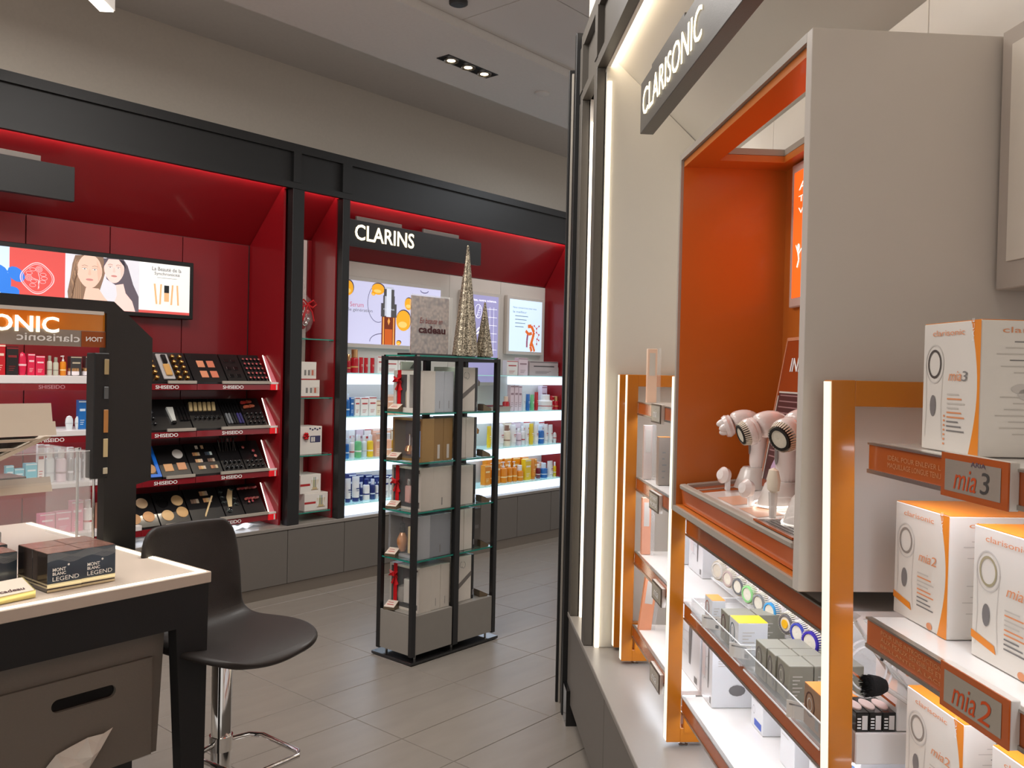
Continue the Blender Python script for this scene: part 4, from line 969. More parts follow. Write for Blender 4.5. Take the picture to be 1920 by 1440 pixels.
vo = nt.nodes.new('ShaderNodeTexVoronoi'); vo.inputs['Scale'].default_value = 260; tc = nt.nodes.new('ShaderNodeTexCoord'); nt.links.new(tc.outputs['Object'], vo.inputs['Vector'])
cr = nt.nodes.new('ShaderNodeValToRGB'); cr.color_ramp.elements[0].color = (lin(96), lin(86), lin(72), 1); cr.color_ramp.elements[1].color = (lin(236), lin(222), lin(196), 1); cr.color_ramp.elements[0].position = .25; cr.color_ramp.elements[1].position = .95
sp = nt.nodes.new('ShaderNodeSeparateColor'); nt.links.new(vo.outputs['Color'], sp.inputs['Color']); nt.links.new(sp.outputs[0], cr.inputs['Fac']); nt.links.new(cr.outputs['Color'], p.inputs['Base Color'])
bp = nt.nodes.new('ShaderNodeBump'); bp.inputs['Strength'].default_value = 1.; bp.inputs['Distance'].default_value = .006; nt.links.new(sp.outputs[1], bp.inputs['Height']); nt.links.new(bp.outputs['Normal'], p.inputs['Normal'])
for x, y, h, r, lab in ((3.455, 3.30, .600, .066, 'tallest silver glitter cone on top of the tower'), (3.530, 3.40, .455, .055, 'glitter cone half hidden behind the tallest one'), (3.603, 3.30, .300, .050, 'shortest glitter cone at the right of the tower top')):
    t = thing('glitter_cone', lab, 'ornament', LW, (x, y, 1.5725)); m = MB(); n = 40; prof = []
    vs = []; fs = []; rows = 30
    for i in range(rows + 1):
        f = i / rows
        for q in range(n):
            an = 2 * pi * q / n; rr = (r * (1 - f) + .006 * f) * (1 + .05 * cos(an * 10)) * (1 + .03 * (i % 2)); vs.append((rr * cos(an), rr * sin(an), .006 + (h - .006) * f))
    for i in range(rows):
        for q in range(n): fs.append((i * n + q, i * n + (q + 1) % n, (i + 1) * n + (q + 1) % n, (i + 1) * n + q))
    fs += [tuple(range(n)), tuple(rows * n + q for q in range(n))]
    m.add(vs, fs, GLT, False).build('cone_body', t); MB().lathe([(r * .8, 0), (r * .8, .006)], GLBLK, 20).build('base_disc', t); MB().lathe([(.006, h), (.007, h + .006), (0, h + .012)], GLT, 10).build('tip', t)

# ================================================================== RIGHT WALL  (local x = -u: nearer parts have larger x; y = depth into the wall)
fascia('right_wall_fascia', 'dark grey fascia beam above the white brush display', RW, -3.76, .9, .50, [(-3.76, -3.69), (-3.35, -3.285)], CHARR)
t = thing('right_base_cabinet', 'low grey base cabinets under the orange framed shelves', 'cabinet', RW, (0, .495, 0))
MB().box(-3.76, 1.0, .022, .47, .06, .43, CHAR).build('carcass', t); MB().box(-3.76, 1.0, .05, .07, 0, .10, GLBLK).build('kickplate', t)
MB().rbox(-3.765, 1.0, 0, .48, .435, .455, LEDGE, .002).build('worktop', t)
dme = MB().rbox(.002, .933, .004, .022, .09, .432, CABG, .0015).mesh('door')
for i in range(5): link('door', dme, t, (-3.752 + .936 * i, 0, 0))
t = thing('end_partition', 'tall dark end panel closing the right display wall', 'end panel', RW, (-3.80, .478, 0))
MB().rbox(0, .04, 0, .50, 0, 2.97, BLACK, .002).build('panel', t); MB().box(.04, .16, .004, .05, 0, .15, GLBLK).build('foot_block', t)
t = thing('end_partition_fin', 'thin dark fin with a pale edge at the far end of the right wall', 'end panel', RW, (-3.93, .468, 0))
MB().rbox(0, .02, 0, .5, 0, 2.86, BLACK, .002).build('panel', t); MB().box(.02, .032, .012, .02, .0, 2.84, GREIGE).build('pale_edge', t)
def rpost(x0, x1, label):
    return tagm(MB().rbox(x0, x1, 0, .034, .4555, 2.659, CHARR, .002).build('display_post'), label, 'post', RW, (0, .497, 0))
rpost(-3.76, -3.69, 'farther dark upright of the right wall, beside the narrow glowing slot'); rpost(-3.352, -3.289, 'nearer dark upright of the right wall beside the glowing white side panel')
t = thing('narrow_lit_bay', 'narrow glowing white slot between two dark uprights', 'display bay', RW, (0, .50, 0))
MB().box(-3.69, -3.68, .034, .46, .456, 2.66, WHITE).box(-3.352, -3.34, .034, .46, .456, 2.66, WHITE).build('side_panel', t)
MB().box(-3.69, -3.34, .46, .47, .456, 2.66, WHITE).build('back_panel', t)
MB().prism([(.04, 2.70), (.04, 2.74), (.47, 2.38), (.47, 2.34)], 'x', -3.69, -3.34, WHITE).build('soffit', t)
MB().box(-3.679, -3.668, .035, .105, .457, 2.56, LEDW).build('led_strip', t)  # LED strip widened so its glow stands for the lit side panel
t = thing('brush_display_bay', 'white lined display bay with bright hidden lighting on the right wall', 'display bay', RW, (0, .50, 0))
SW = mat('bright_white_side', (212, 207, 197), .5, var=.01)
MB().prism([(.034, .456), (.475, .456), (.475, 2.30), (.046, 2.70), (.034, 2.659)], 'x', -3.289, -3.272, SW).build('side_panel', t)
MB().prism([(.046, 2.70), (.046, 2.74), (.485, 2.34), (.485, 2.295)], 'x', -3.29, .9, SW).build('soffit', t)
MB().box(-3.27, .9, .474, .482, .456, 2.32, CHAR).build('backing', t)
sm = [-3.27, -2.675, -1.775, -.875, .025, .9]
for a_, b_ in zip(sm[:-1], sm[1:]): MB().rbox(a_ + .0015, b_ - .0015, .465, .474, .457, 2.299, WHITE, .001).build('back_panel', t)
MB().box(-3.27, .9, .036, .042, 2.668, 2.69, LEDHOT).build('led_strip', t); MB().box(-3.27, .9, .035, .047, 2.656, 2.662, WHITE).build('led_shield_lip', t)  # unseen lip added under the LED to keep its light off the bay below
MB().box(-3.271, -3.262, .036, .052, .457, 2.60, LEDW).build('side_led_strip', t)
t = thing('hanging_brand_sign', 'charcoal hanging sign with lit letters CLARISONIC over the orange box', 'sign', RW, (-2.83, .575, 2.285))
MB().rbox(0, 1.36, 0, .045, 0, .165, CHARR, .002).build('sign_board', t); text('CLARISONIC', .05, .040, .68, .085, LIT, t, y=-.002, bold=-.004, depth=.002)
MB().rbox(.1, .5, .012, .034, .165, .195, CHARR, .002).build('bracket', t)

# --- orange box
BX0, BX1, BY0, BZ0, BZ1 = -2.312, -1.435, .58, 1.137, 2.088
t = thing('orange_display_box', 'large white edged orange niche box with open top holding the testers', 'display box', RW, (0, BY0, 0)); Dp = .385
def shell(x0, x1, y0, y1, z0, z1, mo, mi, ax):    # outer colour mo, inner face mi as separate thin skin
    pass
MB().rbox(BX0, BX0 + .014, 0, Dp, BZ0, BZ1, GREIGE, .001).build('side_panel', t)
MB().rbox(BX1 - .024, BX1, 0, Dp, BZ0, BZ1, mat('white_side_panel', (206, 197, 188), .3, coat=.35, var=.01), .001).build('side_panel', t)
MB().box(BX0 + .014, BX1 - .024, 0, Dp, BZ0, BZ0 + .014, GREIGE).build('bottom_panel', t)
tp = MB(); xa, xb = BX0 + .014, BX1 - .024
for a_ in ((xa, xb, 0, .078), (xa, xb, .248, Dp), (xa, -2.21, .078, .248), (-1.53, xb, .078, .248)): tp.box(a_[0], a_[1], a_[2], a_[3], BZ1 - .016, BZ1, GREIGE)
tp.build('top_panel', t)
ins = MB(); zi0, zi1 = BZ0 + .014, BZ1 - .016
ins.box(xa, xa + .002, .008, .30, zi0, zi1, ORANGE); ins.box(xb - .002, xb, .008, .30, zi0, zi1, ORANGE); ins.box(xa, xb, .008, .30, zi0, zi0 + .003, ORANGE); ins.box(xa, xb, .288, .30, zi0, zi1, ORANGE)
for a_ in ((xa, xb, .008, .078), (xa, xb, .248, .29), (xa, -2.21, .078, .248), (-1.53, xb, .078, .248)): ins.box(a_[0], a_[1], a_[2], a_[3], zi1 - .018, zi1 - .001, ORANGE)
ins.build('orange_lining', t)
t = thing('orange_lightbox', 'glowing orange lightbox with white figure inside the orange box', 'lightbox', RW, (-2.225, .855, 1.68))
MB().rbox(0, .70, 0, .012, 0, .37, mat('pink_white_frame', (214, 190, 180), .35), .003).build('frame', t); MB().rect(.02, .68, .024, .346, mat('lit_orange_sheet', (255, 96, 32), .4, es=1.1, var=0), -.001).build('backlit_sheet', t)
WL = mat('lit_white_print', (255, 250, 244), .4, es=1.1, var=0)
text('ACCESSOIRES', .055, .295, .50, .020, WL, t, y=-.0025); text('TÊTE DE BROSSE', .055, .265, .44, .020, WL, t, y=-.0025); text('VISAGE', .055, .235, .18, .016, WL, t, y=-.0025)
m = MB(); m.ell(.062, .150, .008, .01, WL, -.0025, 10); m.line([(.06, .14), (.066, .118), (.055, .10)], .007, WL, -.0025); m.line([(.045, .158), (.062, .132), (.082, .145)], .004, WL, -.0025); m.build('dancing_figure', t)
t = thing('leaning_info_panel', 'clear panel reading INNOVATION with dark leaflet leaning in the box', 'info panel', RW, (-2.10, .745, 1.232)); t.rotation_euler = (-.17, 0, RW.a)
MB().rbox(0, .50, 0, .004, 0, .37, mat('rust_tinted_acrylic', (150, 62, 22), .15, coat=.4), .002).build('panel', t); m = MB(); m.box(0, .50, -.001, .005, .362, .370, mat('peach_edge', (206, 140, 108), .3)).box(0, .005, -.001, .005, 0, .365, mat('peach_edge', (206, 140, 108), .3)).build('bright_edge', t)
MB().box(.03, .40, -.006, -.001, .02, .235, mat('aubergine_leaflet', (74, 40, 42), .4)).box(.026, .031, -.007, -.001, .02, .225, CREAMW).box(.03, .40, -.007, -.001, .232, .236, CREAMW).build('leaflet', t)
text('INNOVATION', .055, .285, .30, .034, WHINK, t, y=-.001, bold=.02); text('SMART', .045, .150, .06, .014, WHINK, t, y=-.0065, bold=.02)
m = MB()
for q in range(8): m.rect(.04, .04 + .12 + .02 * (q % 3), .225 - .014 * q - (.05 if q > 3 else 0), .228 - .014 * q - (.05 if q > 3 else 0), mat('dim_pink_ink', (150, 110, 110), .5), -.0065)
m.ell(.10, .03, .035, .05, mat('lilac_flower', (190, 160, 190), .5), -.0066, 12); m.build('small_print', t)

# --- tester tray on the box floor
t = thing('tester_display_tray', 'tilted white rimmed tray for the brush testers on the box floor', 'tray', RW, (-2.275, .592, 1.196)); t.rotation_euler = (radians(6), 0, RW.a); TD, TL_ = .225, .78
MB().rbox(0, TL_, 0, .018, 0, .014, GREIGE, .003).rbox(0, TL_, TD - .012, TD, 0, .014, GREIGE, .003).rbox(0, .016, .018, TD - .012, 0, .014, GREIGE, .003).rbox(TL_ - .03, TL_, .018, TD - .012, 0, .014, GREIGE, .003).build('rim', t)
MB().box(.004, TL_ - .004, .004, TD - .004, -.040, 0, mat('amber_tray_side', (196, 92, 34), .15, coat=.6)).build('tray_side', t)
MB().rbox(.15, TL_ - .03, .018, TD - .012, .002, .010, WHITEG, .001).build('white_deck', t); MB().box(.016, .15, .018, TD - .012, .0, .004, OCHB).box(.07, .08, .018, TD - .012, .004, .006, GREIGE).build('orange_deck', t)
m = MB()
for q in range(3): m.add([(.24 + .16 * q, .03, .0105), (.36 + .16 * q, .03, .0105), (.36 + .16 * q, .085, .0105), (.24 + .16 * q, .085, .0105)], [(0, 1, 2, 3)], mat('peach_print', (216, 166, 138), .3))
for q in range(12): m.add([(.55, .032 + .008 * q, .0112), (.70, .032 + .008 * q, .0112), (.70, .034 + .008 * q, .0112), (.55, .034 + .008 * q, .0112)], [(0, 1, 2, 3)], mat('rust_print', (186, 110, 80), .3))
m.build('printed_graphics', t)
t = thing('dark_price_card', 'dark price card with orange edge lying on the tray front', 'card', RW, (-1.70, .60, 1.2125)); MB().box(0, .20, 0, .07, 0, .003, mat('slate_card', (70, 64, 60), .25)).box(-.004, .20, -.006, 0, 0, .004, OCHB).build('card', t)
m = MB()
for q in range(5): m.add([(.02, .010 + .011 * q, .0035), (.17, .010 + .011 * q, .0035), (.17, .013 + .011 * q, .0035), (.02, .013 + .011 * q, .0035)], [(0, 1, 2, 3)], GREYINK)
m.build('printed_lines', t)

PRL = mat('pearl_white_plastic', (236, 226, 222), .22, coat=.6, var=.01); PRG = mat('translucent_stand', (228, 222, 216), .25, alpha=.82, coat=.4, var=.01); BRS = mat('bristle_cream', (232, 224, 206), .7, var=.1, scale=300)
def brush_head(parent, loc, rot, ringc, r=.030, nm='brush_head', cup=True):
    """round cleansing head: cup, bristle ring of separate tufts, coloured ring"""
    b = MB().lathe([(r * .86, 0), (r, .004), (r, .013), (r * .93, .017)], PRL, 28).build(nm, parent, loc, rot)
    m = MB(); n = 34
    for q in range(n):
        an = 2 * pi * q / n; x, y = r * .93 * cos(an), r * .93 * sin(an)
        m.add([(x * 1.02 - y * .05, y * 1.02 + x * .05, .014), (x * 1.02 + y * .05, y * 1.02 - x * .05, .014), (x * .86 + y * .04, y * .86 - x * .04, .030), (x * .86 - y * .04, y * .86 + x * .04, .030), (x * .80, y * .80, .014)], [(0, 1, 2, 3), (0, 3, 4), (1, 4, 2), (3, 2, 4)], BRS)
    o = m.build('outer_bristles', b); o['kind'] = 'stuff'
    MB().lathe([(r * .70, .016), (r * .70, .031), (r * .56, .032), (r * .56, .016)], mat('ring_%d_%d_%d' % ringc, ringc, .6, var=.15, scale=300), 28).build('coloured_bristle_ring', b)
    MB().lathe([(r * .56, .016), (r * .54, .030), (r * .1, .031), (0, .030)], BRS, 20).build('centre_bristles', b)
    return b
def handset(x, y, z, label, yaw, head, ringc, scale=1.):
    t = thing('facial_cleansing_brush', label, 'cleansing brush', RW, (x, y, z), yaw); s = scale
    MB().lathe([(.052 * s, 0), (.050 * s, .006), (.036 * s, .045 * s), (.030 * s, .052 * s)], PRG, 28).build('charging_stand', t)
    path = [(0, .006, .04), (0, .008, .09), (0, .006, .13), (0, -.002, .158), (0, -.022, .172), (0, -.046, .166), (0, -.058, .158)]
    rad = [.026, .022, .023, .028, .0285, .028, .026]
    body = MB().tube([(p_[0] * s, p_[1] * s, p_[2] * s) for p_ in path], [r_ * s for r_ in rad], PRL, 18).build('handset_body', t)
    sub = body.modifiers.new('s', 'SUBSURF'); sub.levels = 1; sub.render_levels = 2
    g = MB().lathe([(.0, 0), (.008, 0), (.0085, .002), (0, .004)], mat('grey_button', (140, 138, 136), .3), 16, sx=1., sy=2.6).build('power_button', t, (0, -.015 * s, .105 * s), (pi / 2, 0, 0))
    MB().lathe([(.024 * s, 0), (.026 * s, .002), (.026 * s, .006), (.024 * s, .008)], PRL, 24).build('neck_collar', t, (0, -.060 * s, .157 * s), (pi / 2 + .35, 0, 0))
    if head == 'brush': brush_head(t, (0, -.066 * s, .154 * s), (pi / 2 + .35, 0, 0), ringc, .028 * s)
    else:
        h_ = MB().lathe([(.027, 0), (.029, .006), (.026, .014)], PRL, 24).build('massage_head', t, (0, -.066 * s, .154 * s), (pi / 2 + .35, 0, 0))
        for q in range(3): MB().lathe([(.010 * cos(a_ * pi / 8), .014 + .016 * sin(a_ * pi / 8)) for a_ in range(5)], PRL, 12, (.013 * cos(q * 2.09), .013 * sin(q * 2.09), 0)).build('massage_knob', h_)
    return t
handset(-2.13, .745, 1.222, 'white massager handset with three rounded knobs, farthest tester in the orange box', -.15, 'knob', (0, 0, 0))
handset(-1.865, .715, 1.216, 'white brush handset with black ringed bristle head, middle tester in the box', .05, 'brush', (40, 38, 36), 1.08)
handset(-1.635, .690, 1.214, 'white brush handset partly hidden by the box side, nearest tester', .5, 'brush', (40, 38, 36), 1.17)
for (x, y, lab) in ((-2.13, .675, 'small pale pink tester cap beside the farthest handset'), (-1.885, .650, 'small white shell shaped cap in front of the middle handset')):
    t = thing('massage_shell', lab, 'cap', RW, (x, y, 1.214)); MB().rbox(-.006, .006, -.006, .006, 0, .04, ACRE, .002).build('clip_stem', t); o = MB().lathe([(0, 0), (.018, .004), (.021, .016), (.012, .026), (0, .027)], PRL, 16).build('cap_shell', t, (0, 0, .036), (pi / 2 - .2, 0, .4))
t = thing('measuring_spoon', 'cream spoon shaped spatula standing by the nearest handset', 'spatula', RW, (-1.70, .632, 1.214)); MB().tube([(0, 0, .004), (0, 0, .055)], [.007, .010], PRG, 8).build('handle', t); MB().lathe([(0, 0), (.020, .01), (.024, .03), (.016, .05), (0, .055)], mat('cream_plastic', (226, 212, 192), .35), 16, (0, 0, .050), sy=.5).build('bowl', t)
for (x, y, r, lab) in ((-1.865, .712, .062, 'glowing ring light around the middle handset base'), (-1.64, .690, .060, 'glowing ring light around the nearest handset base')):
    t = thing('ring_light', lab, 'light', RW, (x, y, 1.2225 if x > -1.8 else 1.2245)); t.rotation_euler = (radians(6), 0, RW.a)
    MB().lathe([(r, 0), (r, .002), (r - .004, .002), (r - .004, 0)], mat('ring_glow', (255, 250, 240), .4, es=2.6, var=0), 48, caps=False).build('glow_ring', t)

# --- orange shelf frames
def frame(x, label, arm=.30, lean=0., foot=True):
    t = thing('shelf_stand', label, 'shelf frame', RW, (x, .60, .455), 0, 'ochre shelf frames'); w_ = .030
    o = MB().rbox(0, w_, .003, .042, .012, 1.042, AMBERP, .001).build('post', t); a_ = MB().rbox(0, w_, .042, arm, 1.000, 1.042, AMBERP, .001).build('top_arm', t)
    l = MB().box(.003, w_ - .003, .0005, .003, .016, 1.040, LEDFR).build('led_diffuser', t)
    if lean:
        for q in (o, l): q.location = (0, .0, 0); q.rotation_euler = (lean, 0, 0)
        o.location.y = l.location.y = 1.04 * sin(lean)
    if foot:
        MB().rbox(0, w_, .042, .10, .012, .052, AMBERP, .001).rbox(0, w_, .050, .10, .052, .105, AMBERP, .001).box(w_, w_ + .002, .052, .096, .040, .100, AMBERP).build('foot_bracket', t); MB().lathe([(.012, 0), (.014, .004), (.008, .006), (.008, .012)], STEEL, 14, (.015, .055, 0)).build('levelling_foot', t)
    return t
frame(-3.262, 'ochre shelf frame against the glowing side panel'); frame(-3.108, 'ochre shelf frame at the left edge of the far shelves')
frame(-2.425, 'ochre shelf frame standing under the corner of the orange box'); frame(-1.403, 'nearest ochre shelf frame with bright white front edge', lean=.019)

# --- shelves
def rshelf(x0, x1, z, label, words=None, wcol=PALEINK, wx=0., wwid=0.):
    t = thing('brush_shelf', label, 'shelf', RW, (x0, .645, z)); L = x1 - x0
    MB().rbox(0, L, .002, .30, -.014, 0, WHITEG, .001).build('shelf_board', t); MB().box(0, L, -.003, .002, -.040, -.002, OCHB).build('label_strip', t)
    MB().box(0, L, -.006, .004, -.046, -.040, STEEL).box(0, L, -.006, .004, -.002, .001, STEEL).build('metal_rail', t)
    MB().box(.01, L - .01, .016, .050, -.022, -.015, LEDSH).build('led_strip', t)
    if words:
        for q, s_ in enumerate(words): text(s_, wx, -.020 - .0125 * q if len(words) == 2 else -.014 - .0095 * q, wwid, .009 if len(words) == 2 else .0065, wcol, t, y=-.0036)
    return t
for k, z in enumerate((1.40, 1.13, .865, .60)):
    rshelf(-3.075, -2.430, z, '%s shelf between the two far ochre frames' % ['top', 'second', 'third', 'bottom'][k])
rshelf(-2.385, -1.45, 1.10, 'shelf directly under the orange box'); rshelf(-2.385, -1.42, .865, 'middle shelf carrying small brush head boxes')
rshelf(-2.385, -1.42, .60, 'low white shelf with brown strip at the bottom right of the aisle')
SB = mat('tan_letters', (204, 140, 92), .4)
rshelf(-1.32, -.35, 1.40, 'nearest top shelf with IDÉAL POUR ENLEVER LE strip', ('IDÉAL POUR ENLEVER LE', 'MAQUILLAGE LONGUE TENUE'), SB, .060, .150)
rshelf(-1.31, -.35, 1.13, 'nearest second shelf with orange lettered strip', ('POUR UNE INTRODUCTION', 'AUX PEAUX SENSIBLES ET', 'BRILLANTES À LACS'), SB, .045, .165)
rshelf(-1.31, -.35, .865, 'nearest third shelf, low at the right edge', None)
def plate(x, z, w_, h, label, words, dark=False, y=.630):
    t = thing('name_plate', label, 'sign plate', RW, (x, y, z)); MB().rbox(0, w_, 0, .012, 0, h, CREAMW, .001).build('plate_block', t); MB().box(0, w_, -.002, 0, 0, h, mat('dark_bronze', (74, 58, 44), .35) if dark else OCHB).build('plate_border', t)
    b = .008 if not dark else .005; MB().rect(b * 1.2, w_ - b * 1.6, b, h - b, mat('brushed_inlay', (186, 176, 162) if not dark else (104, 94, 82), .22, metal=.5, stretch=(1, 1, 30)), -.0025).build('plate_inlay', t)
    for (s_, x_, z_, ww, hh, c_, sh) in words: text(s_, x_, z_, ww, hh, c_, t, y=-.003, bold=0, shear=sh)
    return t
plate(-1.092, 1.352, .138, .056, 'orange framed plate reading ARIA Mia3', [('ARIA', .066, .0435, .030, .006, mat('violet_grey_ink', (90, 70, 90), .5), 0), ('mia', .030, .012, .048, .026, mat('deep_orange_ink', (196, 74, 24), .5), .3), ('3', .086, .013, .018, .026, mat('dark_grey_ink', (70, 66, 64), .5), .1)])
plate(-1.080, 1.083, .140, .057, 'orange framed plate reading Mia2', [('mia', .028, .012, .050, .028, mat('deep_orange_ink', (196, 74, 24), .5), .3), ('2', .082, .012, .026, .028, mat('deep_orange_ink', (196, 74, 24), .5), .2)])
plate(-2.80, 1.345, .13, .060, 'bronze plate on the top far shelf, just left of the orange box', [('mia', .03, .018, .05, .024, WHINK, .3)], True); plate(-2.80, 1.065, .13, .058, 'dark bronze plate lettered SMART PROFILE on the second far shelf', [('SMART', .02, .034, .09, .012, WHINK, 0), ('PROFILE', .02, .014, .09, .012, WHINK, 0)], True)
plate(-2.73, .79, .13, .058, 'dark plate on the third far shelf', [('mia', .03, .016, .06, .024, WHINK, .3)], True); plate(-2.73, .525, .13, .060, 'dark plate on the bottom far shelf', [('mia', .03, .016, .06, .024, WHINK, .3)], True)

# --- brush cartons
def brush_carton(x0, z, w_, h, d, label, model, orange_side=True, y=.70, side_text='clarisonic', g=None, accent=None):
    t = thing('brush_carton', label, 'box', RW, (x0, y, z), 0, g or 'white and orange brush cartons'); cardm = mat('white_gloss_card', (230, 224, 216), .32, coat=.3, var=.01); AC = mat('orange_card', (236, 142, 44), .35, var=.03)
    MB().rbox(0, w_, 0, d, 0, h, cardm, .0012).build('carton_body', t); MB().box(.001, w_ - .001, .001, d - .001, h, h + .0008, AC).build('orange_top', t)
    m = MB(); yy = -.0006
    n = 12; L_ = [(w_, h * q / n) for q in range(n + 1)]; C_ = [(w_ * (.86 + .12 * sin(pi * q / n) ** 1.) , h * q / n) for q in range(n, -1, -1)]
    for q in range(n):
        z_a, z_b = h * q / n, h * (q + 1) / n; xa_, xb_ = w_ * (.84 + .12 * sin(pi * q / n)), w_ * (.84 + .12 * sin(pi * (q + 1) / n)); m.poly([(xa_, z_a), (w_, z_a), (w_, z_b), (xb_, z_b)], AC, yy)
    cx, cz = w_ * .22, h * .68; pg = mat('pale_brush_print', (206, 200, 194), .4); dg = accent or mat('brush_ring_print', (150, 140, 132), .4)
    m.ring(cx, cz, w_ * .17, h * .155, .002, pg, yy); m.ring(cx, cz, w_ * .125, h * .115, .0035, dg, yy - .0001); m.line([(cx - w_ * .16, cz), (cx - w_ * .14, h * .35), (cx - w_ * .16, h * .1)], .001, pg, yy); m.line([(cx + w_ * .16, cz), (cx + w_ * .13, h * .35), (cx + w_ * .16, h * .1)], .001, pg, yy)
    m.ell(cx - .002, h * .35, w_ * .055, h * .085, mat('button_print', (128, 124, 124), .4), yy - .0001, 16)
    for q in range(9): m.rect(w_ * .46, w_ * (.66 + .05 * (q % 3)), h * (.44 - .035 * q), h * (.452 - .035 * q), ORINK if q in (1, 4, 5) else PALEINK if q < 6 else GREYINK, yy)
    if model == '2': m.poly([(0, h * .20), (w_ * .33, h * .15), (w_ * .36, h * .09), (0, h * .14)], AC, yy - .0002); m.ell(w_ * .70, h * .035, w_ * .05, h * .03, ORINK, yy - .0001, 12)
    else:
        for q in range(7): m.rect(w_ * .40, w_ * .43, h * (.27 - .036 * q), h * (.285 - .036 * q), ORINK, yy)
    m.build('printed_front', t)
    text('clarisonic', w_ * .18, h * .90, w_ * .56, h * .045, ORINK, t, y=-.0012); text('mia', w_ * .48, h * .55, w_ * .22, h * .075, ORINK, t, y=-.0012, shear=.3); text(model, w_ * .71, h * .55, w_ * .09, h * .075, ORINK if model == '2' else GREYINK, t, y=-.0012, shear=.1)
    text('clarisonic', w_ + .0008, 0, d * .62, h * .042, ORINK, t, y=d * .19, rot=SIDE_R).location = (w_ + .0008, d * .19, h * .91)
    s_ = MB()
    for q in range(16):
        if q in (6, 7, 8): continue
        ww = d * (.20 + .16 * ((q * 7) % 5) / 4); s_.add([(w_ + .0006, d * .5 - ww, h * (.84 - .045 * q)), (w_ + .0006, d * .5 + ww, h * (.84 - .045 * q)), (w_ + .0006, d * .5 + ww, h * (.848 - .045 * q)), (w_ + .0006, d * .5 - ww, h * (.848 - .045 * q))], [(0, 1, 2, 3)], PALEINK if q not in (0, 3) else GREYINK)
    for (yc, zc, r_) in ((.38, .50, .10), (.62, .52, .12), (.50, .46, .16)): 
        n_ = 12; s_.add([(w_ + .0007, d * yc + d * r_ * cos(2 * pi * q / n_), h * zc + h * r_ * .35 * sin(2 * pi * q / n_)) for q in range(n_)], [tuple(range(n_))], pg)
    if model == '3': s_.add([(w_ + .0008, d * .44, h * .06), (w_ + .0008, d * .56, h * .06), (w_ + .0008, d * .56, h * .115), (w_ + .0008, d * .44, h * .115)], [(0, 1, 2, 3)], ORINK)
    s_.build('printed_side', t); text('FACE', w_ * .90, h * .85, .03, .005, WHINK, t, y=-.0014, rot=(0, -pi / 2, 0))
    return t
brush_carton(-1.237, 1.401, .140, .180, .15, 'big white and orange carton lettered Mia3 on the top near shelf', '3', y=.68, accent=mat('dark_ring_print', (84, 78, 74), .4))
brush_carton(-1.343, 1.131, .152, .176, .15, 'white carton lettered Mia2 left of another on the second near shelf', '2', y=.70)
brush_carton(-1.132, 1.131, .152, .176, .15, 'white carton lettered Mia2 at the right edge on the second near shelf', '2', y=.70, accent=mat('olive_ring_print', (170, 160, 130), .4))
brush_carton(-1.294, .866, .152, .163, .15, 'white carton lettered Mia2 low down under the Mia2 plate', '2', y=.70); brush_carton(-1.08, .866, .152, .163, .15, 'lowest white carton at the right edge of the photo', '2', y=.70)
t = thing('wall_lightbox', 'large white framed panel on the wall at the right edge', 'panel', RW, (-1.425, .905, 1.655)); MB().rbox(0, 1.0, 0, .058, 0, .435, mat('frame_taupe', (186, 174, 164), .35), .002).build('frame', t)
MB().rbox(.03, .97, -.003, 0, .045, .405, mat('pale_sheet', (222, 212, 200), .35), .001).build('print_sheet', t)

# --- far shelves content
def sleeve(x, y, z, w_, h, d, c, label, cat='box', nm='thin_carton', edge=None):
    t = thing(nm, label, cat, RW, (x, y, z), 0, 'cartons on the far ochre shelves'); MB().rbox(0, w_, 0, d, 0, h, mat('sleeve_%d_%d_%d' % c, c, .3, coat=.3), .001).build('carton_body', t)
    MB().box(w_, w_ + .001, d * .2, d * .8, h * .5, h * .92, CREAMW if not edge else edge).build('printed_panel', t); MB().box(0, w_ + .006, d, d + .012, 0, h * 1.01, ACRY).build('acrylic_block', t); return t
sleeve(-3.02, .656, 1.401, .02, .188, .034, (232, 196, 172), 'slim peach edged plaque standing on the top far shelf')
sleeve(-3.03, .652, 1.131, .02, .190, .030, (206, 190, 182), 'slim beige plaque standing on the second far shelf'); sleeve(-3.03, .652, .866, .02, .200, .032, (226, 160, 130), 'slim peach plaque standing on the third far shelf')
sleeve(-3.03, .648, .601, .02, .19, .045, (226, 150, 110), 'slanted orange plaque on the bottom far shelf').rotation_euler = (-.12, 0, RW.a)
t = thing('pink_applicator', 'translucent pink applicator hanging on the top far shelf', 'applicator', RW, (-2.72, .80, 1.401)); MB().tube([(0, 0, .02), (0, 0, .10)], [.008, .009], mat('pink_gel', (226, 120, 140), .2, alpha=.8), 10).tube([(0, 0, .10), (0, 0, .17)], .005, PRL, 8).lathe([(.02, 0), (.02, .018), (0, .02)], ACRE, 12).build('applicator_body', t)
for (x, y, c, w_, d, h, lab) in ((-2.88, .668, (150, 138, 128), .03, .040, .160, 'grey carton with orange edge on the second far shelf'), (-2.85, .710, (40, 38, 44), .05, .05, .158, 'black carton with white lettering on the second far shelf'), (-2.78, .765, (34, 34, 50), .05, .05, .156, 'navy black carton farthest back on the second far shelf')):
    t = thing('dark_carton', lab, 'box', RW, (x, y, 1.131)); MB().rbox(0, w_, 0, d, 0, h, mat('sleeve_%d_%d_%d' % c, c, .35, coat=.3), .001).build('carton_body', t); MB().box(0, w_, 0, d, h, h + .001, mat('orange_card', (236, 142, 44), .35)).build('orange_top', t)  # orange light falling on the tops is put into their colour
    m = MB()
    for q in range(5): m.box(w_, w_ + .001, d * .3, d * (.5 + .08 * (q % 3)), h * (.15 + .13 * q), h * (.18 + .13 * q), GREYINK)
    m.build('printed_side', t)
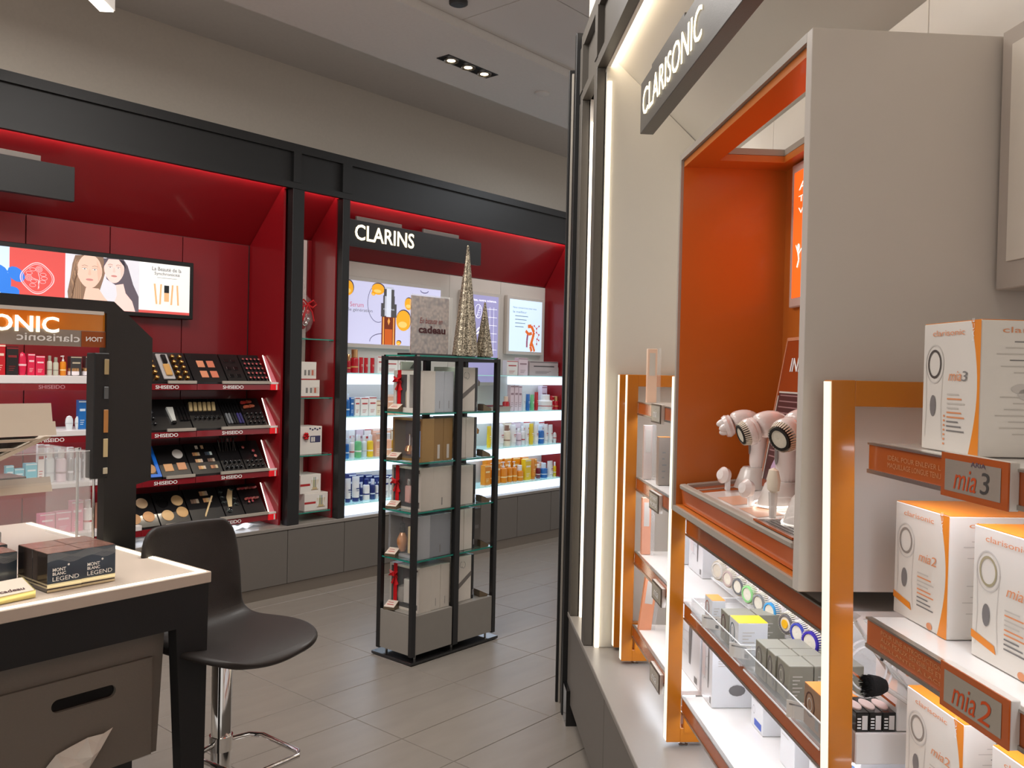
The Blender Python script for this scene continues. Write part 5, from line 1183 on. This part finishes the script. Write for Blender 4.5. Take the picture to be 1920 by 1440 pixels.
# --- cartons leaning at the back of the centre shelves (smoky device prints)
def device_carton(x, y, z, w_, d, h, label):
    t = thing('device_carton', label, 'box', RW, (x, y, z), 0, 'white cartons with smoky device prints'); MB().rbox(0, w_, 0, d, 0, h, mat('cool_white_card', (228, 228, 230), .35, coat=.2, var=.01), .001).build('carton_body', t)
    m = MB(); g1 = mat('smoke_print', (196, 194, 196), .5); g2 = mat('device_print', (120, 116, 116), .4)
    for q in range(5): m.ring(w_ * (.5 + .1 * (q % 3 - 1)), h * (.2 + .15 * q), w_ * .25, h * .09, .0012, g1, -.0006, 14, q * .8, q * .8 + 3.6)
    m.poly([(w_ * .62, h * .2), (w_ * .68, h * .2), (w_ * .72, h * .7), (w_ * .66, h * .85), (w_ * .60, h * .62)], g2, -.0008); m.rect(w_ * .1, w_ * .35, h * .3, h * .72, mat('blush_print', (226, 214, 214), .5), -.0007); m.rect(w_ * .82, w_ * .92, h * .04, h * .12, GREYINK, -.0007); m.build('printed_front', t)
    s_ = MB()
    for q in range(14): s_.box(w_, w_ + .0008, d * .1, d * (.45 + .08 * (q % 3)), h * (.94 - .032 * q), h * (.948 - .032 * q), PALEINK)
    pts = [(w_ + .0012, d * (.42 + .14 * cos(a_)), h * (.22 + .07 * sin(a_))) for a_ in [q * pi / 6 for q in range(12)]]; s_.add(pts, [tuple(range(12))], g2); s_.box(w_, w_ + .0008, d * .85, d * .95, h * .03, h * .11, GREYINK); s_.build('printed_side', t)
    return t
device_carton(-3.05, .76, .866, .19, .12, .20, 'white carton with smoky print, far end of the middle shelf row'); device_carton(-2.82, .77, .866, .16, .15, .205, 'white carton with smoky print beside the hanging brush heads')
device_carton(-2.72, .70, .601, .30, .11, .225, 'long white carton with smoky device print on the low shelf'); device_carton(-2.40, .70, .601, .10, .165, .215, 'white carton with round brush print on its side, low shelf')
BLU = mat('soft_blue_print', (110, 150, 206), .4)
for k, x in enumerate((-2.20, -1.98, -1.80, -1.64, -1.52)):
    t = thing('blue_banded_carton', '%s white carton with pale blue band on the low shelf' % ['farthest', 'second', 'third', 'fourth', 'nearest'][k], 'box', RW, (x, .775 - .006 * k, .601), 0, 'white cartons with blue bands'); ww = .085
    MB().rbox(0, ww, 0, .09, 0, .19, mat('cool_white_card', (228, 228, 230), .35, coat=.2, var=.01), .001).build('carton_body', t); m = MB().rect(.0, ww * .75, .155, .17, BLU, -.0006)
    if k == 0: m.rect(ww * .3, ww * .9, .008, .025, mat('cobalt_print', (60, 90, 190), .4), -.0006); m.ring(ww * .25, .045, .008, .011, .001, GREYINK, -.0007)
    for q in range(6): m.rect(ww * .1, ww * .6, .14 - .014 * q, .142 - .014 * q, PALEINK, -.0006)
    m.build('printed_front', t)
# --- brush heads in blister cups along the backboard
t = thing('blister_backboard', 'clear sloping rail behind the row of round brush heads', 'rail', RW, (-2.62, .815, .866)); MB().box(0, 1.1, 0, .004, 0, .15, ACRY).build('acrylic_sheet', t); MB().box(0, 1.1, -.03, 0, .012, .016, ACRE).build('rail_lip', t)
rc = [(226, 222, 214), (196, 176, 170), (110, 110, 112), (150, 214, 140), (140, 140, 140), (70, 160, 216), (110, 104, 104), (66, 76, 176), (62, 46, 160)]
rl = ['plain white', 'beige ringed', 'grey ringed, third', 'pale green ringed', 'grey ringed, fifth', 'sky blue ringed', 'grey and yellow centred', 'thin blue ringed', 'deep violet blue ringed']
us = [2.44, 2.344, 2.258, 2.18, 2.097, 2.02, 1.92, 1.852, 1.783]
for k in range(9):
    t = thing('brush_head_pack', '%s brush head in the row under the orange box' % rl[k], 'brush head', RW, (-us[k], .774, .866 + .078), .35, 'round brush heads in a row')
    brush_head(t, (0, 0, 0), (pi / 2, 0, 0), rc[k], .030 + (.004 if k in (0, 8) else 0))
    MB().lathe([(.036, -.012), (.036, .0), (.032, .004)], ACRY, 24, ax='y').build('blister_cup', t)
    if k == 6: MB().lathe([(.010, .0), (.010, .002), (0, .002)], mat('yellow_core', (240, 180, 30), .4), 12).build('yellow_centre', t, (0, -.031, 0), (pi / 2, 0, 0))
    if k == 3: MB().lathe([(.010, .0), (.010, .002), (0, .002)], ORINK, 12).build('orange_sticker', t, (.045, -.02, .025), (pi / 2, 0, 0))
# --- acrylic bins and small boxes on the middle shelf
def bin_(x0, x1, label):
    t = thing('acrylic_bin', label, 'acrylic bin', RW, (x0, .624, .868)); L = x1 - x0; b = MB()
    b.box(0, L, 0, .003, 0, .045, ACRY).box(0, .003, .003, .15, 0, .045, ACRY).box(L - .003, L, .003, .15, 0, .045, ACRY).box(0, L, .003, .15, 0, .003, ACRY).build('bin_walls', t)
    MB().box(0, L, 0, .003, .045, .0465, ACRE).box(0, .003, 0, .15, .045, .0465, ACRE).box(L - .003, L, 0, .15, .045, .0465, ACRE).box(0, L, -.0015, 0, 0, .003, ACRE).build('bright_rim', t); return t
bin_(-2.25, -1.85, 'far clear acrylic bin overhanging the middle shelf'); bin_(-1.825, -1.43, 'near clear acrylic bin full of grey brush head boxes')
GB_ = mat('grey_green_card', (146, 142, 128), .4, coat=.2, var=.03)
def head_box(x, y, z, w_, d, h, c, top, label, ring=(120, 110, 110)):
    t = thing('brush_head_box', label, 'box', RW, (x, y, z), 0, 'small brush head boxes'); MB().rbox(0, w_, 0, d, 0, h, c, .001).build('carton_body', t)
    if top: MB().box(.0005, w_ - .0005, .0005, d - .0005, h, h + .0008, top).build('coloured_top', t)
    m = MB(); m.ring(w_ * .36, h * .58, w_ * .27, h * .30, .003, mat('ring_%d_%d_%d' % ring, ring, .6), -.0006, 20); m.ring(w_ * .36, h * .58, w_ * .14, h * .16, .002, PALEINK, -.0006, 16); m.rect(w_ * .68, w_ * .88, h * .1, h * .42, GREYINK, -.0006); m.build('printed_front', t)
    s_ = MB()
    for q in range(6): s_.box(w_, w_ + .0006, d * .15, d * (.35 + .1 * (q % 3)), h * (.2 + .1 * q), h * (.23 + .1 * q), PALEINK)
    s_.build('printed_side', t); return t
OT = mat('orange_card_top', (248, 150, 60), .4); YT = mat('yellow_card_top', (248, 216, 30), .4); WC = mat('cool_white_card', (228, 228, 230), .35)
head_box(-2.18, .640, .872, .062, .034, .068, WC, OT, 'white box with orange top in the far acrylic bin', (170, 90, 70)); head_box(-2.045, .640, .872, .058, .066, .070, GB_, None, 'grey-green box just left of the yellow topped one', (110, 60, 70))
head_box(-2.045, .710, .872, .058, .066, .070, GB_, None, 'grey-green box second in depth behind the first, far bin'); head_box(-1.968, .637, .872, .062, .068, .074, WC, YT, 'white box with bright yellow top in the far acrylic bin', (90, 110, 120))
for k, (x, y) in enumerate(((-1.800, .640), (-1.800, .690), (-1.735, .642), (-1.735, .692), (-1.690, .646), (-1.690, .696), (-1.690, .746))):
    head_box(x, y, .872, .062 if x < -1.75 else .043 if x < -1.7 else .062, .048, .072, GB_, None, 'grey-green brush head box, %s row of the near bin, %s in depth' % (['farthest', 'middle', 'nearest'][0 if x < -1.75 else 1 if x < -1.7 else 2], ['front', 'second', 'third'][round((y - .643) / .05)]))
head_box(-1.540, .640, .872, .075, .07, .074, mat('taupe_card', (150, 116, 90), .4), OT, 'brown box with orange top at the near end of the near bin', (90, 60, 50))
for (x, lab) in ((-2.12, 'white price ticket on the far acrylic bin'), (-1.90, 'white price ticket between the two acrylic bins'), (-1.56, 'white price ticket on the near acrylic bin')):
    t = thing('price_ticket', lab, 'price ticket', RW, (x, .6155, .874), .9); MB().box(0, .05, 0, .0012, 0, .032, WHITE).build('card', t); MB().rect(.005, .04, .024, .027, GREYINK, -.0006).rect(.036, .044, .004, .012, INK, -.0006).build('printed_text', t)
# --- corner behind the nearest frame
t = thing('white_tester_case', 'low white case under the black compact boxes behind the nearest frame', 'case', RW, (-1.46, .662, .866)); MB().rbox(0, .08, 0, .15, .0, .053, WHITEG, .002).build('case_body', t)
MB().rbox(0, .078, .070, .15, .054, .20, WHITEG, .002).build('raised_back', t); em = MB()
for z_ in (.150, .162): em.add([(.0786, .088 + .006 * cos(a_), z_ + .0045 * sin(a_)) for a_ in [q * pi / 5 for q in range(10)]], [tuple(range(10))], ORINK)
em.build('orange_emblem', t)
for q in range(3):
    t = thing('black_compact_box', '%s black compact box with face drawing on the low white case' % ['leftmost', 'middle', 'rightmost'][q], 'box', RW, (-1.452, .663 + .0228 * q, .9195)); MB().rbox(0, .07, 0, .022, 0, .032, GLBLK, .001).build('box_body', t)
    MB().box(.07, .0706, .010, .019, .004, .027, mat('face_card', (206, 200, 196), .4)).build('face_print', t); m = MB()
    for z_ in (.006, .011, .016, .021): m.box(.07, .0708, .002, .008, z_, z_ + .002, WHINK)
    m.build('bullet_list', t)
    MB().lathe([(.010, 0), (.010, .002), (0, .002)], mat('pale_pink_disc', (226, 200, 192), .4), 20, (.035, .011, .032), sx=2.2).build('pink_disc', t)
t = thing('magnifier_display', 'clear round dish with dangling grey cables behind the nearest frame', 'tester display', RW, (-1.40, .662, .953))
MB().prism([(0, .150), (.008, .156), (.098, .030), (.090, .024)], 'x', -.02, .01, WHITEG).prism([(.0, .058), (.006, .058), (.075, .006), (.069, .006)], 'x', -.02, .012, OCHB).build('tilted_board', t)
for r_ in (.042, .032): MB().tube([(.018, .018 + r_ * cos(a_), .072 + r_ * 1.15 * sin(a_)) for a_ in [q * pi / 12 for q in range(24)]], .0018, ACRE, 5, True).build('clear_rim', t)
for q in range(3): MB().tube([(.020, -.004 + .006 * q, .150 - .012 * q), (.022, .025 + .004 * q, .105 - .006 * q), (.024, .045, .082), (.024, .060 + .006 * q, .060), (.024, .092, .040 - .006 * q)], .0019, mat('grey_cable', (196, 194, 190), .35), 6).build('cable', t)
MB().tube([(.027, .030, .112), (.028, .040, .104), (.028, .036, .088)], .0028, GLBLK, 6).build('cable_clip', t)
rr = random.Random(3)
t2 = thing('black_bristle_brush', 'short round black bristle brush in front of the clear dish', 'brush', RW, (-1.372, .690, 1.000)); b = MB()
b.lathe([(.010, -.016), (.015, -.006), (.018, .010), (.014, .014), (0, .014)], mat('black_bristle', (22, 20, 20), .95, bump=1., scale=600, var=.4), 16); b.build('bristle_core', t2, None, (pi / 2, 0, 0))
m = MB()
for q in range(220):
    an, r0 = rr.random() * 2 * pi, .017 * sqrt(rr.random()); x, y = r0 * cos(an), r0 * sin(an); m.tube([(x * .7, y * .7, -.004), (x, y, .014), (x * 1.1, y * 1.1, .019 + rr.random() * .004)], .0005, MATS['black_bristle'], 3)
o = m.build('loose_bristles', t2, None, (pi / 2, 0, 0)); o['kind'] = 'stuff'
MB().tube([(0, .010, 0), (.004, .05, -.025), (.004, .085, -.045)], .004, PRG, 8).build('brush_handle', t2)

# ================================================================== COUNTER (front left)
TOPM = mat('beige_solid_surface', (206, 190, 174), .3, scale=8, var=.03); FRB = mat('near_black_frame', (26, 26, 27), .55, bump=.1, scale=300)
t = thing('sales_counter', 'beige counter top on black frame with glowing inlaid edge', 'counter', CT, (0, 0, 0)); counter = t
MB().rbox(-1.6, 0, 0, 1.16, .868, .9, TOPM, .002).build('counter_top', t)
MB().box(-1.6, -.012, .009, .024, .9, .9012, LEDCT).box(-.030, -.012, .022, 1.14, .9, .9012, LEDCT).build('led_inlay', t)
MB().prism([(-1.6, .866), (-.004, .866), (-.010, .30), (-.012, 0), (-.085, 0), (-.080, .30), (-.105, .752), (-1.6, .752)], 'y', .008, .050, FRB).build('front_frame', t)
MB().prism([(.050, .866), (1.13, .866), (1.13, 0), (1.06, 0), (1.06, .752), (.12, .752), (.050, .62)], 'x', -.060, -.004, FRB).build('side_frame', t)
DG = mat('drawer_grey', (116, 108, 98), .5, bump=.1, scale=250)
MB().prism([(-1.6, .752), (-.108, .752), (-.128, .40), (-1.6, .40)], 'y', .062, .55, DG).build('drawer_cabinet', t)
def slotted():   # drawer front with a real pill-shaped opening
    x0, x1, z0, z1 = -.565, -.150, .402, .676; pc = (-.340, .612); R_, hw = .017, .068; n = 12
    pill = [(pc[0] + hw + R_ * cos(a_), pc[1] + R_ * sin(a_)) for a_ in [-pi / 2 + pi * q / n for q in range(n + 1)]] + [(pc[0] - hw + R_ * cos(a_), pc[1] + R_ * sin(a_)) for a_ in [pi / 2 + pi * q / n for q in range(n + 1)]]
    N = len(pill); m = MB(); outer = []
    for (px, pz) in pill:
        dx, dz = px - pc[0], pz - pc[1]; s_ = min(((x1 - pc[0]) / dx) if dx > 1e-6 else ((x0 - pc[0]) / dx) if dx < -1e-6 else 9e9, ((z1 - pc[1]) / dz) if dz > 1e-6 else ((z0 - pc[1]) / dz) if dz < -1e-6 else 9e9)
        outer.append((pc[0] + dx * s_, pc[1] + dz * s_))
    for (c_) in ((x1, z1), (x1, z0), (x0, z1), (x0, z0)):
        k_ = min(range(N), key=lambda i: (outer[i][0] - c_[0]) ** 2 + (outer[i][1] - c_[1]) ** 2); outer[k_] = c_
    for yy in (.050, .061): m.add([(p_[0], yy, p_[1]) for p_ in pill] + [(p_[0], yy, p_[1]) for p_ in outer], [(i, (i + 1) % N, N + (i + 1) % N, N + i) for i in range(N)], DG)
    m.add([(p_[0], .050, p_[1]) for p_ in pill] + [(p_[0], .061, p_[1]) for p_ in pill], [(i, (i + 1) % N, N + (i + 1) % N, N + i) for i in range(N)], DG)
    m.add([(p_[0], .050, p_[1]) for p_ in outer] + [(p_[0], .061, p_[1]) for p_ in outer], [(i, (i + 1) % N, N + (i + 1) % N, N + i) for i in range(N)], DG); return m
dr = slotted().build('drawer', t); MB().box(-.44, -.24, .0605, .0615, .585, .64, GLBLK).build('handle_recess', dr)
MB().rbox(-1.2, -.570, .050, .061, .402, .676, DG, .001).build('drawer', t)
t = thing('paper_tissue', 'crumpled white tissue poking out of the counter drawer front', 'tissue', CT, (-.355, .046, .47))
TV = [(-.092, -.004, -.012), (-.070, -.030, -.030), (-.030, -.042, -.034), (.010, -.036, -.030), (.045, -.026, .006), (.088, -.006, .046), (.060, -.012, .040), (.020, -.006, .040), (-.022, -.008, .032), (-.060, -.004, .020),
      (-.055, -.040, -.004), (-.022, -.022, .002), (.012, -.050, .004), (.040, -.020, .022), (-.008, -.034, -.012)]
TF = [(0, 1, 10), (0, 10, 9), (9, 10, 11), (9, 11, 8), (1, 2, 10), (10, 2, 14), (10, 14, 11), (2, 3, 14), (14, 3, 12), (14, 12, 11), (11, 12, 7), (11, 7, 8), (3, 4, 12), (12, 4, 13), (12, 13, 7), (13, 6, 7), (4, 5, 13), (13, 5, 6)]
o = MB().add(TV, TF, mat('tissue_paper', (222, 212, 200), .9)).build('tissue_sheet', t); so = o.modifiers.new('t', 'SOLIDIFY'); so.thickness = .0012

# --- fragrance boxes
SMK = mat('marbled_brown_top', (132, 96, 84), .25, coat=.5, var=.75, scale=30, bump=.6); SIDEM = mat('shiny_dark_side', (60, 50, 46), .15, coat=.7, metal=.3, var=.3, scale=9); NAV = mat('petrol_blue_card', (44, 56, 70), .22, coat=.6, var=.2, scale=12)
def montbox(x, y, label, words=True, h=.100):
    t = thing('fragrance_box', label, 'perfume box', CT, (x, y, .9015), 0, 'dark fragrance boxes on the counter'); w_, d = .090, .085
    MB().rbox(0, w_, 0, d, 0, h, SIDEM, .001).build('box_body', t); MB().box(.001, w_ - .001, .001, d - .001, h, h + .0008, SMK).build('marbled_top', t)
    m = MB(); m.rect(0, w_, .022, h, NAV, -.0006); sv = mat('silver_wave', (150, 154, 156), .25, metal=.4)
    for q in range(9): m.line([(w_ * i / 8, h * (.80 + .022 * q) + .006 * sin(i * .8 + .4) - .004 * abs(i - 4) / 4) for i in range(9)], .0010, sv, -.0010)
    m.poly([(0, h * .78), (w_ * .3, h * .82), (w_ * .6, h * .88), (w_, h * .80), (w_, h * .995), (0, h * .995)], mat('slate_wave', (84, 92, 98), .25, coat=.4), -.0008)
    m.rect(0, w_, .010, .018, mat('pale_gold_band', (216, 204, 170), .2, metal=.5), -.0006); m.rect(0, w_, .0185, .021, mat('pale_gold_band', (216, 204, 170), .2, metal=.5), -.0006); m.rect(0, w_, 0, .006, mat('pale_gold_band', (216, 204, 170), .2, metal=.5), -.0006); m.build('printed_front', t)
    for z_ in (.010, .018): MB().box(-.0006, 0, 0, d, z_, z_ + .004, mat('pale_gold_band', (216, 204, 170), .2, metal=.5)).build('gold_band', t)
    if words:
        text('MONT', .013, .052, .034, .009, WHINK, t, y=-.0016, bold=.02); text('BLANC', .013, .042, .034, .008, WHINK, t, y=-.0016, bold=.02); text('LEGEND', .013, .027, .068, .011, WHINK, t, y=-.0016)
        MB().lathe([(.003, 0), (.003, .0004)], WHINK, 6).build('star_emblem', t, (.054, -.001, .066), (pi / 2, 0, 0))
for (x, y, lab) in ((-.424, .085, 'front left MONT BLANC LEGEND perfume box on the counter'), (-.333, .087, 'front right MONT BLANC LEGEND perfume box on the counter'), (-.424, .172, 'marbled perfume box behind the front left one'), (-.333, .174, 'marbled perfume box behind the front right one')): montbox(x, y, lab, y < .1)
for (x, y, lab) in ((-.540, .20, 'darker fragrance box at the left of the group'), (-.520, .31, 'dark fragrance box behind the group at left'),): montbox(x, y, lab, False, .095)
t = thing('counter_price_block', 'gold and white card block lettered cadeau at the counter left edge', 'price block', CT, (-.560, .055, .9015), .10); MB().prism([(-.0, 0), (.055, 0), (.06, .042), (.0, .018)], 'x', -.06, .10, mat('pale_gold_block', (214, 200, 130), .2, metal=.5, coat=.4)).build('block', t)
MB().add([(-.058, -.001, .0190), (.096, -.001, .0190), (.096, .058, .0425), (-.058, .058, .0425)], [(0, 1, 2, 3)], mat('card_cream', (220, 204, 186), .4)).build('price_card', t); tt = text('cadeau', .02, .0, .06, .012, mat('maroon_ink', (66, 18, 24), .5), t, bold=.02); tt.location = (.018, .008, .0235); tt.rotation_euler = (-pi / 2 + pi + radians(-158 + 90 - 90 + 180) if False else radians(22) , 0, 0)
me = tt.data
# lettering must lie on the slanted card: rotate its xz plane down
tt.rotation_euler = (radians(-90 + 22), 0, 0)

# --- clear display unit standing on the counter
BE = mat('beige_header_card', (206, 192, 174), .5, var=.02)
t = thing('acrylic_display_stand', 'beige headed clear display stand with slatted underside on the counter', 'display stand', CT, (-.62, .55, .9015))
MB().prism([(-.004, .412), (.0, .412), (.012, .468), (.008, .468)], 'x', -.45, .412, BE).prism([(-.004, .412), (-.014, .370), (-.010, .370), (.0, .412)], 'x', -.45, .420, BE).build('folded_header', t)
for q in range(4):
    z_ = .360 - .026 * q; x1 = .395 - .075 * q; MB().prism([(-.45, z_), (x1, z_), (x1 - .02, z_ - .008), (-.45, z_ - .008)], 'y', .0, .012, BE).build('slat', t)
MB().prism([(.414, .366), (.389, .366), (.114, .248), (.149, .248)], 'y', -.004, .10, BE).build('slanted_edge', t); MB().box(-.45, .20, .10, .11, .25, .365, GLBLK).prism([(-.45, .366), (.385, .366), (.115, .252), (-.45, .252)], 'y', .028, .10, GLBLK).build('dark_interior', t)
t = thing('clear_display_case', 'clear acrylic case with chrome posts and small beige shelf card on the counter', 'display case', CT, (-.62, .60, .9015))
for xx, yy in ((.570, .0), (.560, .09)): MB().lathe([(.0045, 0), (.0045, .30)], CHROME, 10, (xx, yy, 0)).lathe([(.010, .30), (.010, .312), (0, .313)], CHROME, 12, (xx, yy, 0)).build('chrome_post', t)
MB().box(-.3, .55, -.012, -.009, .004, .31, ACRY).box(.552, .555, -.012, .30, .004, .31, ACRY).box(-.3, .55, -.012, .30, .306, .309, ACRY).build('acrylic_panes', t); MB().box(-.3, .55, -.013, -.009, .309, .311, ACRE).build('bright_edge', t)
MB().prism([(-.02, .19), (-.018, .19), (.0, .235), (-.002, .235)], 'x', -.1, .43, BE).build('shelf_card', t); MB().box(-.1, .36, .0, .12, .228, .240, GLBLK).build('shelf', t)
MB().rbox(-.3, .30, .02, .2, .002, .075, mat('brown_smoky_tray', (84, 70, 60), .2, coat=.5, var=.3), .004).build('smoky_tray', t)

# --- dark mirror stand (stile seen behind the counter edge)
t = thing('mirror_makeup_station', 'tall charcoal station frame with chamfered corner and header painted with orange reflection', 'makeup station', CT, (0, .57, 0))
ST = mat('station_charcoal', (33, 31, 30), .55, bump=.1, scale=300)
MB().prism([(-.022, .885), (.030, .885), (.030, 0.02), (.080, .02), (.080, 1.09), (.132, 1.10), (.130, 1.585), (-.006, 1.700), (-.75, 1.700), (-.75, 1.66), (-.030, 1.66), (-.030, .905), (-.022, .905)], 'y', 0, .045, ST).build('station_frame', t)
MB().box(-.75, -.030, .012, .020, 1.548, 1.662, mat('mirror_reflection_orange', (190, 112, 28), .2, coat=.8, metal=.2, es=.25)).box(-.75, -.030, .008, .012, 1.548, 1.600, mat('mirror_reflection_grey', (150, 140, 130), .3)).box(-.108, -.030, .006, .012, 1.548, 1.598, mat('mirror_reflection_rust', (150, 74, 22), .3)).build('mirror_header', t)  # reflection of the orange display painted on as colours and mirrored lettering
text('CLARISONIC', -.625, 1.588, .445, .050, LIT, t, y=.004, bold=.02, depth=.001); text('clarisonic', -.305, 1.562, .190, .024, WHINK, t, y=.003, bold=.01, mirror=True); text('INNOVATION', -.102, 1.566, .19, .015, WHINK, t, y=.002, bold=.02, mirror=True) if False else text('TION', -.096, 1.566, .055, .015, WHINK, t, y=.002, bold=.02, mirror=True)
m = MB()
for q in range(4): m.rect(-.52 + .02 * q, -.40, 1.583 - .009 * q, 1.586 - .009 * q, WHINK, .003)
m.build('tiny_lettering', t)
MB().box(-.75, -.042, -.006, .03, 1.653, 1.664, CREAMW).build('header_trim', t)
# narrow cosmetics tray clipped inside the stile
MB().rbox(-.070, -.020, -.004, .050, 1.120, 1.530, FRB, .003).build('side_tray', t)
for q, (z_, h_, c_) in enumerate(((1.46, .05, (170, 150, 110)), (1.38, .04, (90, 94, 96)), (1.27, .075, (190, 130, 70)), (1.19, .06, (206, 186, 140)), (1.135, .02, (196, 186, 160)))):
    MB().rbox(-.038, -.023, -.007, -.004, z_, z_ + h_, mat('tray_item_%d' % q, c_, .35), .001).build('small_tester', t)
MB().rbox(.120, .138, .01, .04, 1.30, 1.34, GLBLK, .002).build('switch', t)

# ================================================================== STOOL
cs = Vector((1.475, 2.430)); fwd = Vector((cos(YAW), sin(YAW))); rgt = Vector((sin(YAW), -cos(YAW))); dd = -fwd * cos(radians(54)) + rgt * sin(radians(54))
SF = Frame(cs.x, cs.y, 0); t = thing('bar_stool', 'dark brown shell bar stool on a chrome gas column beside the counter', 'stool', SF, (0, 0, 0)); t.rotation_euler = (0, 0, atan2(dd.y, dd.x) + pi / 2)   # local -y = seat front
SEATM = mat('dark_brown_shell', (40, 34, 31), .5, bump=.25, scale=500, coat=.05)
prof = [(-.262, .622), (-.25, .640), (-.16, .652), (-.04, .648), (.08, .638), (.130, .644), (.162, .672), (.178, .73), (.190, .80), (.202, .88), (.212, .955), (.214, .988)]
wid = [.12, .18, .225, .235, .212, .205, .190, .182, .180, .178, .168, .130]
vs = []; nw = 13
for (y_, z_), w2 in zip(prof, wid):
    for q in range(nw):
        s_ = -1 + 2 * q / (nw - 1); back = max(0, min(1, (z_ - .66) / .1)) ; vs.append((w2 * s_, y_ - .035 * back * s_ * s_, z_ + (.022 * s_ * s_ * (1 - back))))
fs = [(i * nw + q, i * nw + q + 1, (i + 1) * nw + q + 1, (i + 1) * nw + q) for i in range(len(prof) - 1) for q in range(nw - 1)]
o = MB().add(vs, fs, SEATM, True).build('seat_shell', t); so = o.modifiers.new('t', 'SOLIDIFY'); so.thickness = .022; so.offset = 0; sb = o.modifiers.new('s', 'SUBSURF'); sb.levels = 1; sb.render_levels = 2
MB().lathe([(.09, .612), (.10, .622), (.02, .636)], GLBLK, 20).build('seat_plate', t)
MB().lathe([(.022, .34), (.022, .61)], CHROME, 24).build('gas_piston', t); MB().lathe([(.031, .03), (.031, .585), (.028, .59), (.022, .591)], CHROME, 28).build('column', t)
MB().lathe([(.205, 0), (.21, .004), (.20, .010), (.06, .024), (.034, .045)], CHROME, 48).build('base_disc', t)
MB().tube([(-.03, 0, .32), (-.09, -.02, .322), (-.115, -.06, .322), (-.105, -.24, .322), (-.085, -.262, .322), (.085, -.262, .322), (.105, -.24, .322), (.115, -.06, .322), (.09, -.02, .322), (.03, 0, .32)], .008, CHROME, 10).build('footrest', t)
MB().lathe([(.036, .30), (.036, .345)], CHROME, 24).build('footrest_collar', t)
